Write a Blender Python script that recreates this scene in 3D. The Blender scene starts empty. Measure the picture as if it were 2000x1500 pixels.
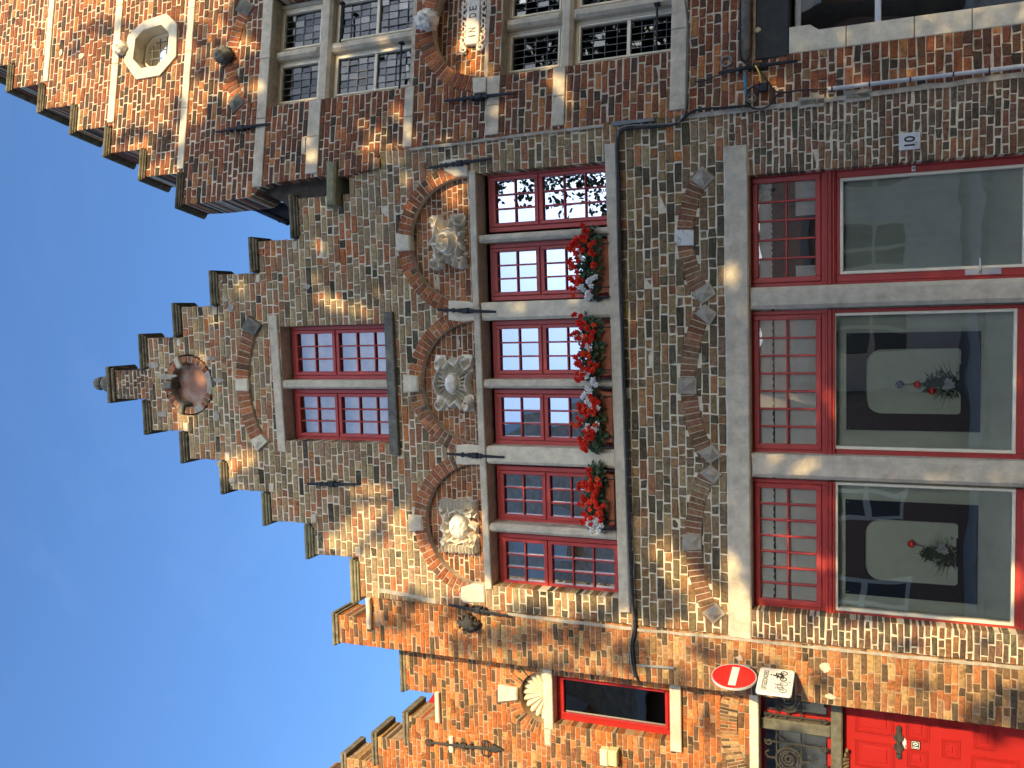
import bpy, math, random
import numpy as np
from mathutils import Vector, noise as mnoise
random.seed(7); rng = np.random.default_rng(5)
PI = math.pi; R_ = math.radians
C = bpy.context.scene.collection

# ------------------------------------------------------------------ camera
F_PX = 1750.0                                   # focal length in pixels of a 2000 px wide frame
zc = np.array([8.0, 4361.0, -F_PX]); zc /= np.linalg.norm(zc)
xc = np.array([23000.0, 0, 1750.0]); xc[1] = -(xc[0]*zc[0]+xc[2]*zc[2])/zc[1]; xc /= np.linalg.norm(xc)
CAMR = np.array([xc, np.cross(zc, xc), zc])     # world axes seen from the upright camera
CAMP = np.array([0.0, -8.1008, 1.9])
r_w, u_w, b_w = CAMR[:, 0], CAMR[:, 1], CAMR[:, 2]
cd = bpy.data.cameras.new('camera'); cam = bpy.data.objects.new('camera', cd); C.objects.link(cam)
from mathutils import Matrix
m = Matrix.Identity(4)
for i in range(3):
    m[i][0] = -u_w[i]; m[i][1] = r_w[i]; m[i][2] = b_w[i]; m[i][3] = CAMP[i]
cam.matrix_world = m
cd.sensor_width = 36; cd.lens = F_PX/2000*36; cd.clip_start = .1; cd.clip_end = 5000
bpy.context.scene.camera = cam
# ------------------------------------------------------------------ light
SUN_AZ, SUN_EL = R_(30), R_(15)                 # to the right of the facade's normal, above the horizon
SD = np.array([math.sin(SUN_AZ)*math.cos(SUN_EL), -math.cos(SUN_AZ)*math.cos(SUN_EL), math.sin(SUN_EL)])
sl = bpy.data.lights.new('sun', 'SUN'); sl.energy = 2.7; sl.angle = R_(.5); sl.color = (1, .75, .38)
so = bpy.data.objects.new('sun', sl); C.objects.link(so)
so.rotation_euler = Vector(SD).to_track_quat('Z', 'Y').to_euler(); so.location = (10, -20, 20)
w = bpy.data.worlds.new('World'); bpy.context.scene.world = w; w.use_nodes = True
nt = w.node_tree; bg = nt.nodes['Background']; sky = nt.nodes.new('ShaderNodeTexSky')
sky.sky_type = 'NISHITA'; sky.sun_disc = False; sky.sun_elevation = SUN_EL
sky.sun_rotation = math.atan2(SD[0], SD[1]); sky.altitude = 0; sky.air_density = 1.0; sky.dust_density = 4.0; sky.ozone_density = 5.7
ctc = nt.nodes.new('ShaderNodeTexCoord'); cmp_ = nt.nodes.new('ShaderNodeMapping'); cmp_.inputs['Scale'].default_value = (1.2, 3.2, 2.2); cmp_.inputs['Rotation'].default_value = (.3, .5, .9)
cn_ = nt.nodes.new('ShaderNodeTexNoise'); cn_.inputs['Scale'].default_value = 2.3; cn_.inputs['Detail'].default_value = 9; cn_.inputs['Roughness'].default_value = .62; cn_.inputs['Distortion'].default_value = .6
cr_ = nt.nodes.new('ShaderNodeMapRange'); cr_.inputs[1].default_value = .52; cr_.inputs[2].default_value = .80; cr_.inputs[4].default_value = .05
cm_ = nt.nodes.new('ShaderNodeMix'); cm_.data_type = 'RGBA'; cm_.inputs[7].default_value = (2.0, 2.6, 3.6, 1)
nt.links.new(ctc.outputs['Generated'], cmp_.inputs[0]); nt.links.new(cmp_.outputs[0], cn_.inputs['Vector']); nt.links.new(cn_.outputs[0], cr_.inputs[0]); nt.links.new(cr_.outputs[0], cm_.inputs[0]); nt.links.new(sky.outputs[0], cm_.inputs[6])
nt.links.new(cm_.outputs[2], bg.inputs[0]); bg.inputs[1].default_value = .142
vs = bpy.context.scene.view_settings
vs.view_transform = 'Standard'; vs.look = 'None'; vs.exposure = 1.42; vs.gamma = 1
bpy.context.scene.cycles.max_bounces = 8; bpy.context.scene.cycles.transparent_max_bounces = 12
bpy.context.scene.cycles.caustics_reflective = False; bpy.context.scene.cycles.caustics_refractive = False

# ------------------------------------------------------------------ frames of the facades
class Fr:
    def __init__(s, ox, oy, deg=0):
        a = R_(deg); s.O = np.array([ox, oy, 0.0]); s.ex = np.array([math.cos(a), math.sin(a), 0]); s.n = np.array([math.sin(a), -math.cos(a), 0])
    def at(s, px, py, out=0.0):
        d = CAMR @ np.array([750.0-py, 1000.0-px, -F_PX])
        t = ((s.O+s.n*out-CAMP) @ s.n)/(d @ s.n); p = CAMP+t*d
        return (float((p-s.O) @ s.ex), float(p[2]))
    def W(s, x, z, o=0.0):
        p = s.O+s.ex*x+s.n*o; return (p[0], p[1], z)
M = Fr(0, 0); RH = Fr(1.73, 0, 10); LH = Fr(0, .35)
def pts(fr, L, out=0.0): return [fr.at(a, b, out) for a, b in L]
def rect(fr, L, out=0.0):
    """L = pixel corners right-top, left-top, left-bottom, right-bottom -> x0,x1,z0,z1"""
    p = pts(fr, L, out)
    return ((p[1][0]+p[2][0])/2, (p[0][0]+p[3][0])/2, (p[2][1]+p[3][1])/2, (p[0][1]+p[1][1])/2)
def rbox(fr, xa, xb, ya, yb, out=0.0):
    a = fr.at(xa, (ya+yb)/2, out); b = fr.at(xb, (ya+yb)/2, out); xm = (xa+xb)/2
    return (fr.at(xm, yb, out)[0], fr.at(xm, ya, out)[0], b[1], a[1])

# ------------------------------------------------------------------ materials
def mat(name, col, rough=.85, var=.25, scale=8, bump=.25, bscale=60, metal=0, attr=False, spec=.3, stain=0, stain_col=(.05, .05, .04), big=0, big_col=(.36, .30, .19)):
    m_ = bpy.data.materials.new(name); m_.use_nodes = True; n = m_.node_tree; b = n.nodes['Principled BSDF']
    b.inputs['Roughness'].default_value = rough; b.inputs['Metallic'].default_value = metal; b.inputs['Specular IOR Level'].default_value = spec
    tc = n.nodes.new('ShaderNodeTexCoord'); L = n.links.new
    def nz(sc, det=6):
        t = n.nodes.new('ShaderNodeTexNoise'); t.inputs['Scale'].default_value = sc; t.inputs['Detail'].default_value = det; t.inputs['Roughness'].default_value = .65
        L(tc.outputs['Object'], t.inputs['Vector']); return t
    if attr:
        a = n.nodes.new('ShaderNodeAttribute'); a.attribute_name = 'tint'; src = a.outputs['Color']
    else:
        rg = n.nodes.new('ShaderNodeRGB'); rg.outputs[0].default_value = (*col, 1); src = rg.outputs[0]
    t1 = nz(scale); mr = n.nodes.new('ShaderNodeMapRange'); mr.inputs[1].default_value = .3; mr.inputs[2].default_value = .7
    mr.inputs[3].default_value = 1-var; mr.inputs[4].default_value = 1+var; L(t1.outputs[0], mr.inputs[0])
    mx = n.nodes.new('ShaderNodeVectorMath'); mx.operation = 'SCALE'; L(src, mx.inputs[0]); L(mr.outputs[0], mx.inputs['Scale']); out = mx.outputs[0]
    if stain:
        t2 = nz(scale*.45, 9); r2 = n.nodes.new('ShaderNodeMapRange'); r2.inputs[1].default_value = .52; r2.inputs[2].default_value = .7; r2.inputs[4].default_value = stain
        L(t2.outputs[0], r2.inputs[0]); mm = n.nodes.new('ShaderNodeMix'); mm.data_type = 'RGBA'; mm.inputs[7].default_value = (*stain_col, 1)
        L(r2.outputs[0], mm.inputs[0]); L(out, mm.inputs[6]); out = mm.outputs[2]
    if big:
        t4 = nz(1.3, 9); t5 = nz(26, 4); ad = n.nodes.new('ShaderNodeMath'); ad.operation = 'MULTIPLY'; r4 = n.nodes.new('ShaderNodeMapRange'); r4.inputs[1].default_value = .46; r4.inputs[2].default_value = .66; r5 = n.nodes.new('ShaderNodeMapRange'); r5.inputs[1].default_value = .4; r5.inputs[2].default_value = .6; r5.inputs[4].default_value = big
        L(t4.outputs[0], r4.inputs[0]); L(t5.outputs[0], r5.inputs[0]); L(r4.outputs[0], ad.inputs[0]); L(r5.outputs[0], ad.inputs[1]); m5 = n.nodes.new('ShaderNodeMix'); m5.data_type = 'RGBA'; m5.inputs[7].default_value = (*big_col, 1)
        L(ad.outputs[0], m5.inputs[0]); L(out, m5.inputs[6]); out = m5.outputs[2]
    L(out, b.inputs['Base Color'])
    if bump:
        t3 = nz(bscale); bp = n.nodes.new('ShaderNodeBump'); bp.inputs['Strength'].default_value = bump; bp.inputs['Distance'].default_value = .01
        L(t3.outputs[0], bp.inputs['Height']); L(bp.outputs[0], b.inputs['Normal'])
    return m_
def glass(name, refl, tint=(1, 1, 1), rough=0.0, gcol=(1, 1, 1)):
    m_ = bpy.data.materials.new(name); m_.use_nodes = True; n = m_.node_tree; n.nodes.clear(); L = n.links.new
    o = n.nodes.new('ShaderNodeOutputMaterial'); mx = n.nodes.new('ShaderNodeMixShader'); tr = n.nodes.new('ShaderNodeBsdfTransparent'); gl = n.nodes.new('ShaderNodeBsdfGlossy')
    tr.inputs[0].default_value = (*tint, 1); gl.inputs[0].default_value = (*gcol, 1); gl.inputs['Roughness'].default_value = rough
    lw = n.nodes.new('ShaderNodeLayerWeight'); lw.inputs[0].default_value = .5
    mr = n.nodes.new('ShaderNodeMapRange'); mr.inputs[3].default_value = refl; mr.inputs[4].default_value = 1; L(lw.outputs['Fresnel'], mr.inputs[0]); mr.inputs[1].default_value = .1
    tc = n.nodes.new('ShaderNodeTexCoord'); nz = n.nodes.new('ShaderNodeTexNoise'); nz.inputs['Scale'].default_value = 2.2; nz.inputs['Detail'].default_value = 1
    L(tc.outputs['Object'], nz.inputs['Vector']); bp = n.nodes.new('ShaderNodeBump'); bp.inputs['Strength'].default_value = .12; bp.inputs['Distance'].default_value = .02
    L(nz.outputs[0], bp.inputs['Height']); L(bp.outputs[0], gl.inputs['Normal'])
    L(mr.outputs[0], mx.inputs[0]); L(tr.outputs[0], mx.inputs[1]); L(gl.outputs[0], mx.inputs[2]); L(mx.outputs[0], o.inputs[0])
    return m_
MT = dict(
    brick=mat('brick', (0, 0, 0), .9, .45, 34, .6, 80, attr=True, spec=.15, stain=.4, stain_col=(.06, .05, .035), big=.55),
    brick_o=mat('orange_brick', (0, 0, 0), .9, .45, 34, .6, 80, attr=True, spec=.15, stain=.55, stain_col=(.09, .055, .035)),
    brick_pale=mat('brick_lichen', (0, 0, 0), .9, .36, 34, .5, 80, attr=True, spec=.15, stain=.42, stain_col=(.30, .27, .18)),
    mortar_o=mat('warm_mortar', (.40, .29, .18), .95, .28, 14, .5, 120, spec=.1, stain=.5, stain_col=(.2, .14, .09)),
    mortar=mat('mortar', (.55, .46, .33), .95, .28, 14, .5, 120, spec=.1, stain=.5, stain_col=(.16, .14, .11)),
    mortar_l=mat('mortar_light', (.66, .58, .42), .95, .22, 14, .5, 120, spec=.1, stain=.35, stain_col=(.25, .22, .17)),
    stone=mat('stone', (.58, .50, .37), .9, .22, 9, .35, 140, spec=.2, stain=.4, stain_col=(.15, .135, .11)),
    stone_l=mat('stone_light', (.68, .60, .44), .9, .18, 10, .3, 140, spec=.2, stain=.3, stain_col=(.26, .24, .19)),
    cement=mat('cement', (.40, .355, .28), .95, .3, 12, .5, 90, spec=.1, stain=.6, stain_col=(.2, .17, .13)),
    stone_m=mat('stone_mid', (.36, .31, .235), .95, .3, 10, .5, 80, spec=.15, stain=.5, stain_col=(.14, .125, .10)),
    stone_d=mat('stone_dark', (.17, .16, .13), .95, .35, 12, .6, 70, spec=.15, stain=.6, stain_col=(.045, .045, .035)),
    coping=mat('coping_stone', (.19, .165, .11), .95, .5, 14, .7, 60, spec=.1, stain=.6, stain_col=(.035, .033, .026)),
    coping_y=mat('coping_yellow', (.27, .25, .15), .95, .3, 14, .6, 60, spec=.1, stain=.5, stain_col=(.09, .08, .05)),  # paler and yellower than the plain coping stone
    relief=mat('relief_stone', (.80, .73, .60), .9, .16, 16, .3, 120, spec=.2, stain=.3, stain_col=(.34, .32, .26)),
    red=mat('red_paint', (.44, .050, .042), .42, .10, 6, .05, 40, spec=.45),
    red_door=mat('red_door_paint', (.36, .016, .013), .38, .06, 5, .04, 40, spec=.45),
    cream=mat('cream_paint', (.82, .74, .56), .5, .06, 8, .05, 40),
    iron=mat('iron', (.018, .020, .024), .6, .3, 20, .3, 60, spec=.4),
    iron_o=mat('weathered_iron', (.045, .043, .038), .8, .3, 20, .4, 60),
    lead=mat('lead', (.20, .21, .20), .6, .2, 10, 0),
    cable=mat('cable', (.022, .022, .022), .55, .2, 20, 0),
    cable_g=mat('grey_cable', (.16, .155, .14), .6, .2, 20, .1),
    pipe=mat('conduit', (.50, .50, .50), .5, .1, 12, .05),
    steel=mat('steel', (.50, .50, .52), .4, .06, 20, .05, metal=.4, spec=.5),
    black=mat('black_board', (.018, .019, .024), .35, .2, 5, .03, spec=.5),
    cloth=mat('cloth', (.92, .93, .76), .9, .10, 3, .2, 200),
    blind=mat('blind', (.92, .90, .80), .9, .10, 6, .2, 90),
    inner=mat('interior', (.10, .095, .09), .9, .2, 2, 0),
    blueish=mat('pale_blind', (.80, .84, .88), .9, .06, 3, 0),
    terra=mat('terracotta', (.42, .14, .07), .8, .2, 14, .4, 60),
    leaf=mat('impatiens_leaf', (.035, .075, .022), .5, .5, 30, 0, spec=.4),
    petal_r=mat('red_petal', (.75, .035, .02), .6, .2, 30, 0),
    petal_o=mat('orange_red_petal', (.85, .10, .03), .6, .2, 30, 0),
    petal_w=mat('white_petal', (.80, .79, .76), .6, .08, 30, 0),
    wood=mat('grey_wood', (.12, .115, .085), .8, .35, 18, .4, 60),
    white=mat('white_sign', (.72, .72, .68), .45, .04, 10, 0),
    sign_r=mat('sign_red', (.62, .02, .02), .4, .05, 6, 0),
    ink=mat('ink', (.012, .012, .014), .5, 0, 5, 0),
    tile=mat('roof_tile', (.72, .46, .28), .85, .35, 5, .4, 30),
    bark=mat('bark', (.09, .07, .05), .95, .3, 8, .6, 20),
    tleaf=mat('tree_leaf', (.06, .10, .025), .6, .4, 3, 0),
    asphalt=mat('cobble', (.24, .22, .18), .9, .3, 6, .5, 20),
    pave=mat('pavement', (.38, .35, .29), .9, .2, 4, .4, 20),
    gutter=mat('gutter_zinc', (.030, .033, .038), .5, .2, 10, .1),
    whitewash=mat('white_render', (.78, .74, .64), .9, .1, 3, .2),
    light_box=mat('cream_plastic', (.72, .66, .42), .5, .05, 10, 0),
    blue=mat('blue_plastic', (.08, .2, .32), .5, .1, 10, 0),
    yellow=mat('yellow_plastic', (.6, .45, .05), .5, .1, 10, 0),
    flower_b=mat('blue_grey_petal', (.20, .22, .34), .7, .2, 30, 0),
)
G_SKY = glass('glass_upper', .52, (.5, .5, .5), gcol=(.78, .86, 1)); G_MID = glass('glass_attic', .24, (.85, .9, .95)); G_LOW = glass('glass_shop', .24, (.92, .97, .93)); G_DARK = glass('glass_leaded', .055, (.30, .42, .34), .02)
for _n in G_DARK.node_tree.nodes:
    if _n.type == 'MAP_RANGE': _n.inputs[1].default_value = .3; _n.inputs[3].default_value = .045
def tinted(name, col, var=.1): return mat(name, col, .7, var, 20, 0)

# ------------------------------------------------------------------ mesh builder (world coordinates)
class MB:
    def __init__(s): s.v = []; s.f = []; s.t = []; s.m = []
    def add(s, vs_, fs, tint=None, mi=0):
        o = len(s.v); s.v += [tuple(v) for v in vs_]
        for f in fs: s.f.append(tuple(i+o for i in f)); s.t.append(tint or (.5, .5, .5)); s.m.append(mi)
        return s
    def prism(s, fr, P, o0, o1, tint=None, mi=0, ch=0.0, back=True):
        """P: 2-D points (x,z); solid from depth o0 (behind) to o1 (front); ch = chamfer of the front edge"""
        A = sum(P[i][0]*P[(i+1) % len(P)][1]-P[(i+1) % len(P)][0]*P[i][1] for i in range(len(P)))
        if A < 0: P = P[::-1]
        n = len(P); rings = [[fr.W(x, z, o0) for x, z in P]]
        if ch:
            cx = sum(p[0] for p in P)/n; cz = sum(p[1] for p in P)/n
            rings.append([fr.W(x, z, o1-ch) for x, z in P]); Q = inset(P, ch); rings.append([fr.W(x, z, o1) for x, z in Q])
        else: rings.append([fr.W(x, z, o1) for x, z in P])
        V = [v for r in rings for v in r]; Fc = [tuple(range((len(rings)-1)*n, len(rings)*n))]
        for k in range(len(rings)-1):
            for i in range(n): j = (i+1) % n; Fc.append((k*n+i, k*n+j, (k+1)*n+j, (k+1)*n+i))
        if back: Fc.append(tuple(range(n-1, -1, -1)))
        return s.add(V, Fc, tint, mi)
    def box(s, fr, x0, x1, z0, z1, o0, o1, tint=None, mi=0, ch=0.0, back=True):
        return s.prism(fr, [(x0, z0), (x1, z0), (x1, z1), (x0, z1)], o0, o1, tint, mi, ch, back)
    def tube(s, P, r, seg=8, mi=0, tint=None, cap=True):
        P = [Vector(p) for p in P]; n = len(P); rr = r if isinstance(r, (list, tuple)) else [r]*n; V = []; up = None
        for i, p in enumerate(P):
            d = (P[min(i+1, n-1)]-P[max(i-1, 0)]).normalized()
            if up is None: up = d.orthogonal().normalized()
            a = (up-d*up.dot(d)).normalized(); up = a; b = d.cross(a)
            for k in range(seg): t = 2*PI*k/seg; V.append(p+a*math.cos(t)*rr[i]+b*math.sin(t)*rr[i])
        Fc = [(i*seg+k, i*seg+(k+1) % seg, (i+1)*seg+(k+1) % seg, (i+1)*seg+k) for i in range(n-1) for k in range(seg)]
        if cap: Fc += [tuple(range(seg-1, -1, -1)), tuple((n-1)*seg+k for k in range(seg))]
        return s.add(V, Fc, tint, mi)
    def lathe(s, c, prof, seg=20, mi=0):
        V = [(c[0]+r*math.cos(2*PI*k/seg), c[1]+r*math.sin(2*PI*k/seg), c[2]+z) for r, z in prof for k in range(seg)]
        Fc = [(i*seg+k, i*seg+(k+1) % seg, (i+1)*seg+(k+1) % seg, (i+1)*seg+k) for i in range(len(prof)-1) for k in range(seg)]
        return s.add(V, Fc, None, mi)
    def ring(s, fr, outer, inner, o0, o1, tint=None, mi=0):
        n = len(outer); V = [fr.W(x, z, o) for o in (o1, o0) for L in (outer, inner) for x, z in L]; Fc = []
        for i in range(n):
            j = (i+1) % n; Fc += [(i, j, n+j, n+i), (2*n+i, 3*n+i, 3*n+j, 2*n+j), (i, 2*n+i, 2*n+j, j), (n+i, n+j, 3*n+j, 3*n+i)]
        return s.add(V, Fc, tint, mi)
    def build(s, name, m_, parent=None, smooth=False, bevel=0):
        o0 = Vector(parent['_p']) if parent is not None and '_p' in parent else Vector((0, 0, 0))
        if not isinstance(m_, (list, tuple)): m_ = [m_]
        me = bpy.data.meshes.new(name); me.from_pydata([tuple(Vector(v)-o0) for v in s.v], [], s.f); me.update()
        for q in m_: me.materials.append(q if not isinstance(q, str) else MT[q])
        if len(m_) > 1: me.polygons.foreach_set('material_index', s.m)
        at = me.attributes.new('tint', 'FLOAT_COLOR', 'FACE'); at.data.foreach_set('color', np.array([(*t, 1) for t in s.t], dtype=np.float32).ravel())
        if smooth: me.polygons.foreach_set('use_smooth', [True]*len(s.f))
        o = bpy.data.objects.new(name, me); C.objects.link(o)
        if parent is not None: o.parent = parent; o['_p'] = tuple(o0)
        if bevel:
            bm_ = o.modifiers.new('bevel', 'BEVEL'); bm_.width = bevel; bm_.segments = 2; bm_.limit_method = 'ANGLE'
        return o
def inset(P, d):
    n = len(P); Q = []
    for i in range(n):
        a = Vector(P[i-1]); b = Vector(P[i]); c = Vector(P[(i+1) % n]); e1 = (b-a); e2 = (c-b)
        if e1.length < 1e-6 or e2.length < 1e-6: Q.append(tuple(b)); continue
        e1.normalize(); e2.normalize(); n1 = Vector((-e1.y, e1.x)); n2 = Vector((-e2.y, e2.x)); k = n1+n2
        q = b+k*(d/max(.35, k.dot(n1))); Q.append((q.x, q.y))
    return Q
def thing(name, label, cat, loc, group=None):
    o = bpy.data.objects.new(name, None); o.empty_display_size = .1; C.objects.link(o); o.location = loc
    o['label'] = label; o['category'] = cat; o['_p'] = tuple(loc)
    if group: o['group'] = group
    return o
def tag(o, label, cat, group=None):
    o['label'] = label; o['category'] = cat
    if group: o['group'] = group
    return o
def text(mb, s, fr, x, z, out, h, width=None, mi=0, depth=.002, bold=True, rot=0):
    cu = bpy.data.curves.new('t', 'FONT'); cu.body = s; cu.align_x = 'CENTER'; cu.align_y = 'CENTER'; cu.size = 1; cu.extrude = 0
    if bold: cu.offset = .018
    ob = bpy.data.objects.new('t', cu); C.objects.link(ob); dg = bpy.context.evaluated_depsgraph_get(); me = bpy.data.meshes.new_from_object(ob.evaluated_get(dg))
    V = np.array([v.co[:2] for v in me.vertices]); mn = V.min(0); mx = V.max(0); V = (V-(mn+mx)/2)
    sc = h/(mx-mn)[1]; sx = sc if width is None else width/(mx-mn)[0]; V = V*[sx, sc]; c, q = math.cos(rot), math.sin(rot)
    mb.add([fr.W(x+a*c-b*q, z+a*q+b*c, out) for a, b in V], [tuple(p.vertices) for p in me.polygons], None, mi)
    bpy.data.objects.remove(ob); bpy.data.curves.remove(cu); bpy.data.meshes.remove(me)
def circle3(a, b, c):
    (ax, ay), (bx, by), (cx, cy) = a, b, c; d = 2*(ax*(by-cy)+bx*(cy-ay)+cx*(ay-by))
    ux = ((ax*ax+ay*ay)*(by-cy)+(bx*bx+by*by)*(cy-ay)+(cx*cx+cy*cy)*(ay-by))/d
    uy = ((ax*ax+ay*ay)*(cx-bx)+(bx*bx+by*by)*(ax-cx)+(cx*cx+cy*cy)*(bx-ax))/d
    return ux, uy, math.hypot(ax-ux, ay-uy)

# ------------------------------------------------------------------ brickwork: every brick is a chamfered block in one wall mesh
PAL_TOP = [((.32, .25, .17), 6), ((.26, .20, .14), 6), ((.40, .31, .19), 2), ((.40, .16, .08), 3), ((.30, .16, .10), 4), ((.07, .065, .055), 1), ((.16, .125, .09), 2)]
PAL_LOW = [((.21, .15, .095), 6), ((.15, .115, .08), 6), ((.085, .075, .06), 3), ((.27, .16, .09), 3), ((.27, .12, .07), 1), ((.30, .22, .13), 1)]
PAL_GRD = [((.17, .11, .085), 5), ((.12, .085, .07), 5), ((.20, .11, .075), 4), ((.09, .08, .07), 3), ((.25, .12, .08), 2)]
PAL_RIGHT = [((.24, .095, .055), 6), ((.18, .075, .052), 5), ((.13, .07, .055), 5), ((.38, .17, .08), 3), ((.075, .06, .055), 3), ((.28, .17, .10), 1)]
PAL_ORANGE = [((.47, .175, .065), 6), ((.40, .135, .05), 5), ((.46, .26, .13), 2), ((.27, .11, .055), 4), ((.15, .09, .06), 4), ((.09, .065, .045), 2)]
PAL_PIER = [((.38, .17, .08), 4), ((.29, .125, .065), 4), ((.40, .27, .15), 3), ((.30, .19, .11), 3), ((.16, .105, .07), 4), ((.09, .07, .055), 3)]
PAL_ARCH = [((.33, .12, .065), 5), ((.28, .10, .055), 4), ((.40, .16, .07), 3), ((.20, .085, .055), 2), ((.12, .07, .05), 1)]
PAL_ARCHG = [((.23, .12, .08), 5), ((.19, .10, .065), 4), ((.15, .09, .06), 3), ((.27, .15, .09), 1)]
def pick(pal):
    t = random.uniform(0, sum(w_ for _, w_ in pal))
    for c, w_ in pal:
        t -= w_
        if t <= 0: break
    k = random.uniform(.72, 1.06); return tuple(min(.8, c_*k*w_*random.uniform(.94, 1.06)) for c_, w_ in zip(c, (1.16, 1.03, .80)))
def crossings(P, z):
    xs = []; n = len(P)
    for i in range(n):
        (x0, z0), (x1, z1) = P[i], P[(i+1) % n]
        if (z0 <= z) != (z1 <= z): xs.append(x0+(z-z0)/(z1-z0)*(x1-x0))
    xs.sort(); return [(xs[i], xs[i+1]) for i in range(0, len(xs)-1, 2)]
def spans(outline, holes, z):
    I = crossings(outline, z)
    for h in holes:
        for a, b in crossings(h, z):
            J = []
            for p, q in I:
                if b <= p or a >= q: J.append((p, q)); continue
                if a > p: J.append((p, a))
                if b < q: J.append((b, q))
            I = J
    return [(p, q) for p, q in I if q-p > .012]
def brick_block(mb, fr, x0, x1, z0, z1, o, deep, tint, j=.0035, ch=.008):
    cs = [(x0, z0), (x1, z0), (x1, z1), (x0, z1)]; q = [(a+random.uniform(-j, j), b+random.uniform(-j, j)) for a, b in cs]
    i_ = [(a+(ch if k in (0, 3) else -ch), b+(ch if k < 2 else -ch)) for k, (a, b) in enumerate(q)]
    oo = [o+random.uniform(-.002, .002) for _ in range(4)]
    V = [fr.W(a, b, -deep) for a, b in q]+[fr.W(a, b, oo[k]-ch*.8) for k, (a, b) in enumerate(q)]+[fr.W(a, b, oo[k]) for k, (a, b) in enumerate(i_)]
    Fc = [(8, 9, 10, 11)]+[(k*4+i, k*4+(i+1) % 4, (k+1)*4+(i+1) % 4, (k+1)*4+i) for k in (0, 1) for i in range(4)]
    mb.add(V, Fc, tint, 1)
def brickwork(fr, outline, holes, out, thick, palf, course, lens=(.185, .09), joint=.0092, mb=None, edge_deep=.22, proud=.006, bj=.005):
    mb = mb or MB(); zs = [p[1] for p in outline]; z = min(zs); zt = max(zs); r = 0
    while z < zt-.01:
        h = course*random.uniform(.97, 1.03); z1 = min(z+h, zt); zm = (z+z1)/2
        for k in range(2):                                              # mortar body
            za, zb = z+(z1-z)*k/2, z+(z1-z)*(k+1)/2
            for p, q in spans(outline, holes, (za+zb)/2): mb.box(fr, p, q, za, zb, out-thick, out, None, 0)
        for p, q in spans(outline, holes, zm):
            x = p; first = True; kind = r % 2
            while x < q-.02:
                L = lens[kind]*random.uniform(.88, 1.12); kind = 1-kind if random.random() < .8 else kind
                if first: L *= random.choice((1, .6, .8)) if r % 2 else 1
                e = min(x+L, q)
                if q-e < .05: e = q
                last = e >= q-1e-6; a = x+(0 if first else joint/2); b = e-(0 if last else joint/2)
                if b-a > .02:
                    brick_block(mb, fr, a-(.002 if first else 0), b+(.002 if last else 0), z+joint*random.uniform(.35, .6), z1-joint*random.uniform(.35, .6), out+random.gauss(proud, .002), edge_deep-out if (first or last) else .02-out, pick(palf((a+b)/2, zm) if callable(palf) else palf), bj)
                x = e; first = False
        z = z1; r += 1
    return mb
def voussoirs(mb, fr, cx, cz, r0, r1, a0, a1, n, o0, o1, pal, two=False, gap=.008, skip=()):
    st = (a1-a0)/n
    P = [(cx+r0*math.cos(a0+st*i), cz+r0*math.sin(a0+st*i)) for i in range(n+1)]+[(cx+r1*math.cos(a0+st*i), cz+r1*math.sin(a0+st*i)) for i in range(n, -1, -1)]
    for i in range(n):
        q = [P[i], P[i+1], P[2*n-i], P[2*n+1-i]]; mb.prism(fr, q, o0, o1-.006, None, 0)
        if i in skip: continue
        parts = [(r0, r1)] if not (two and i % 2) else [(r0, (r0+r1)/2-gap/2), ((r0+r1)/2+gap/2, r1)]
        for ra, rb in parts:
            g = gap/2/((ra+rb)/2); A, B = a0+st*i+g, a0+st*(i+1)-g
            q = [(cx+rr*math.cos(t), cz+rr*math.sin(t)) for rr, t in ((ra, A), (rb, A), (rb, B), (ra, B))]
            mb.prism(fr, q, o0, o1+random.gauss(0, .002), pick(pal), 1, .004)
BM = ['mortar', 'brick']

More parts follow.
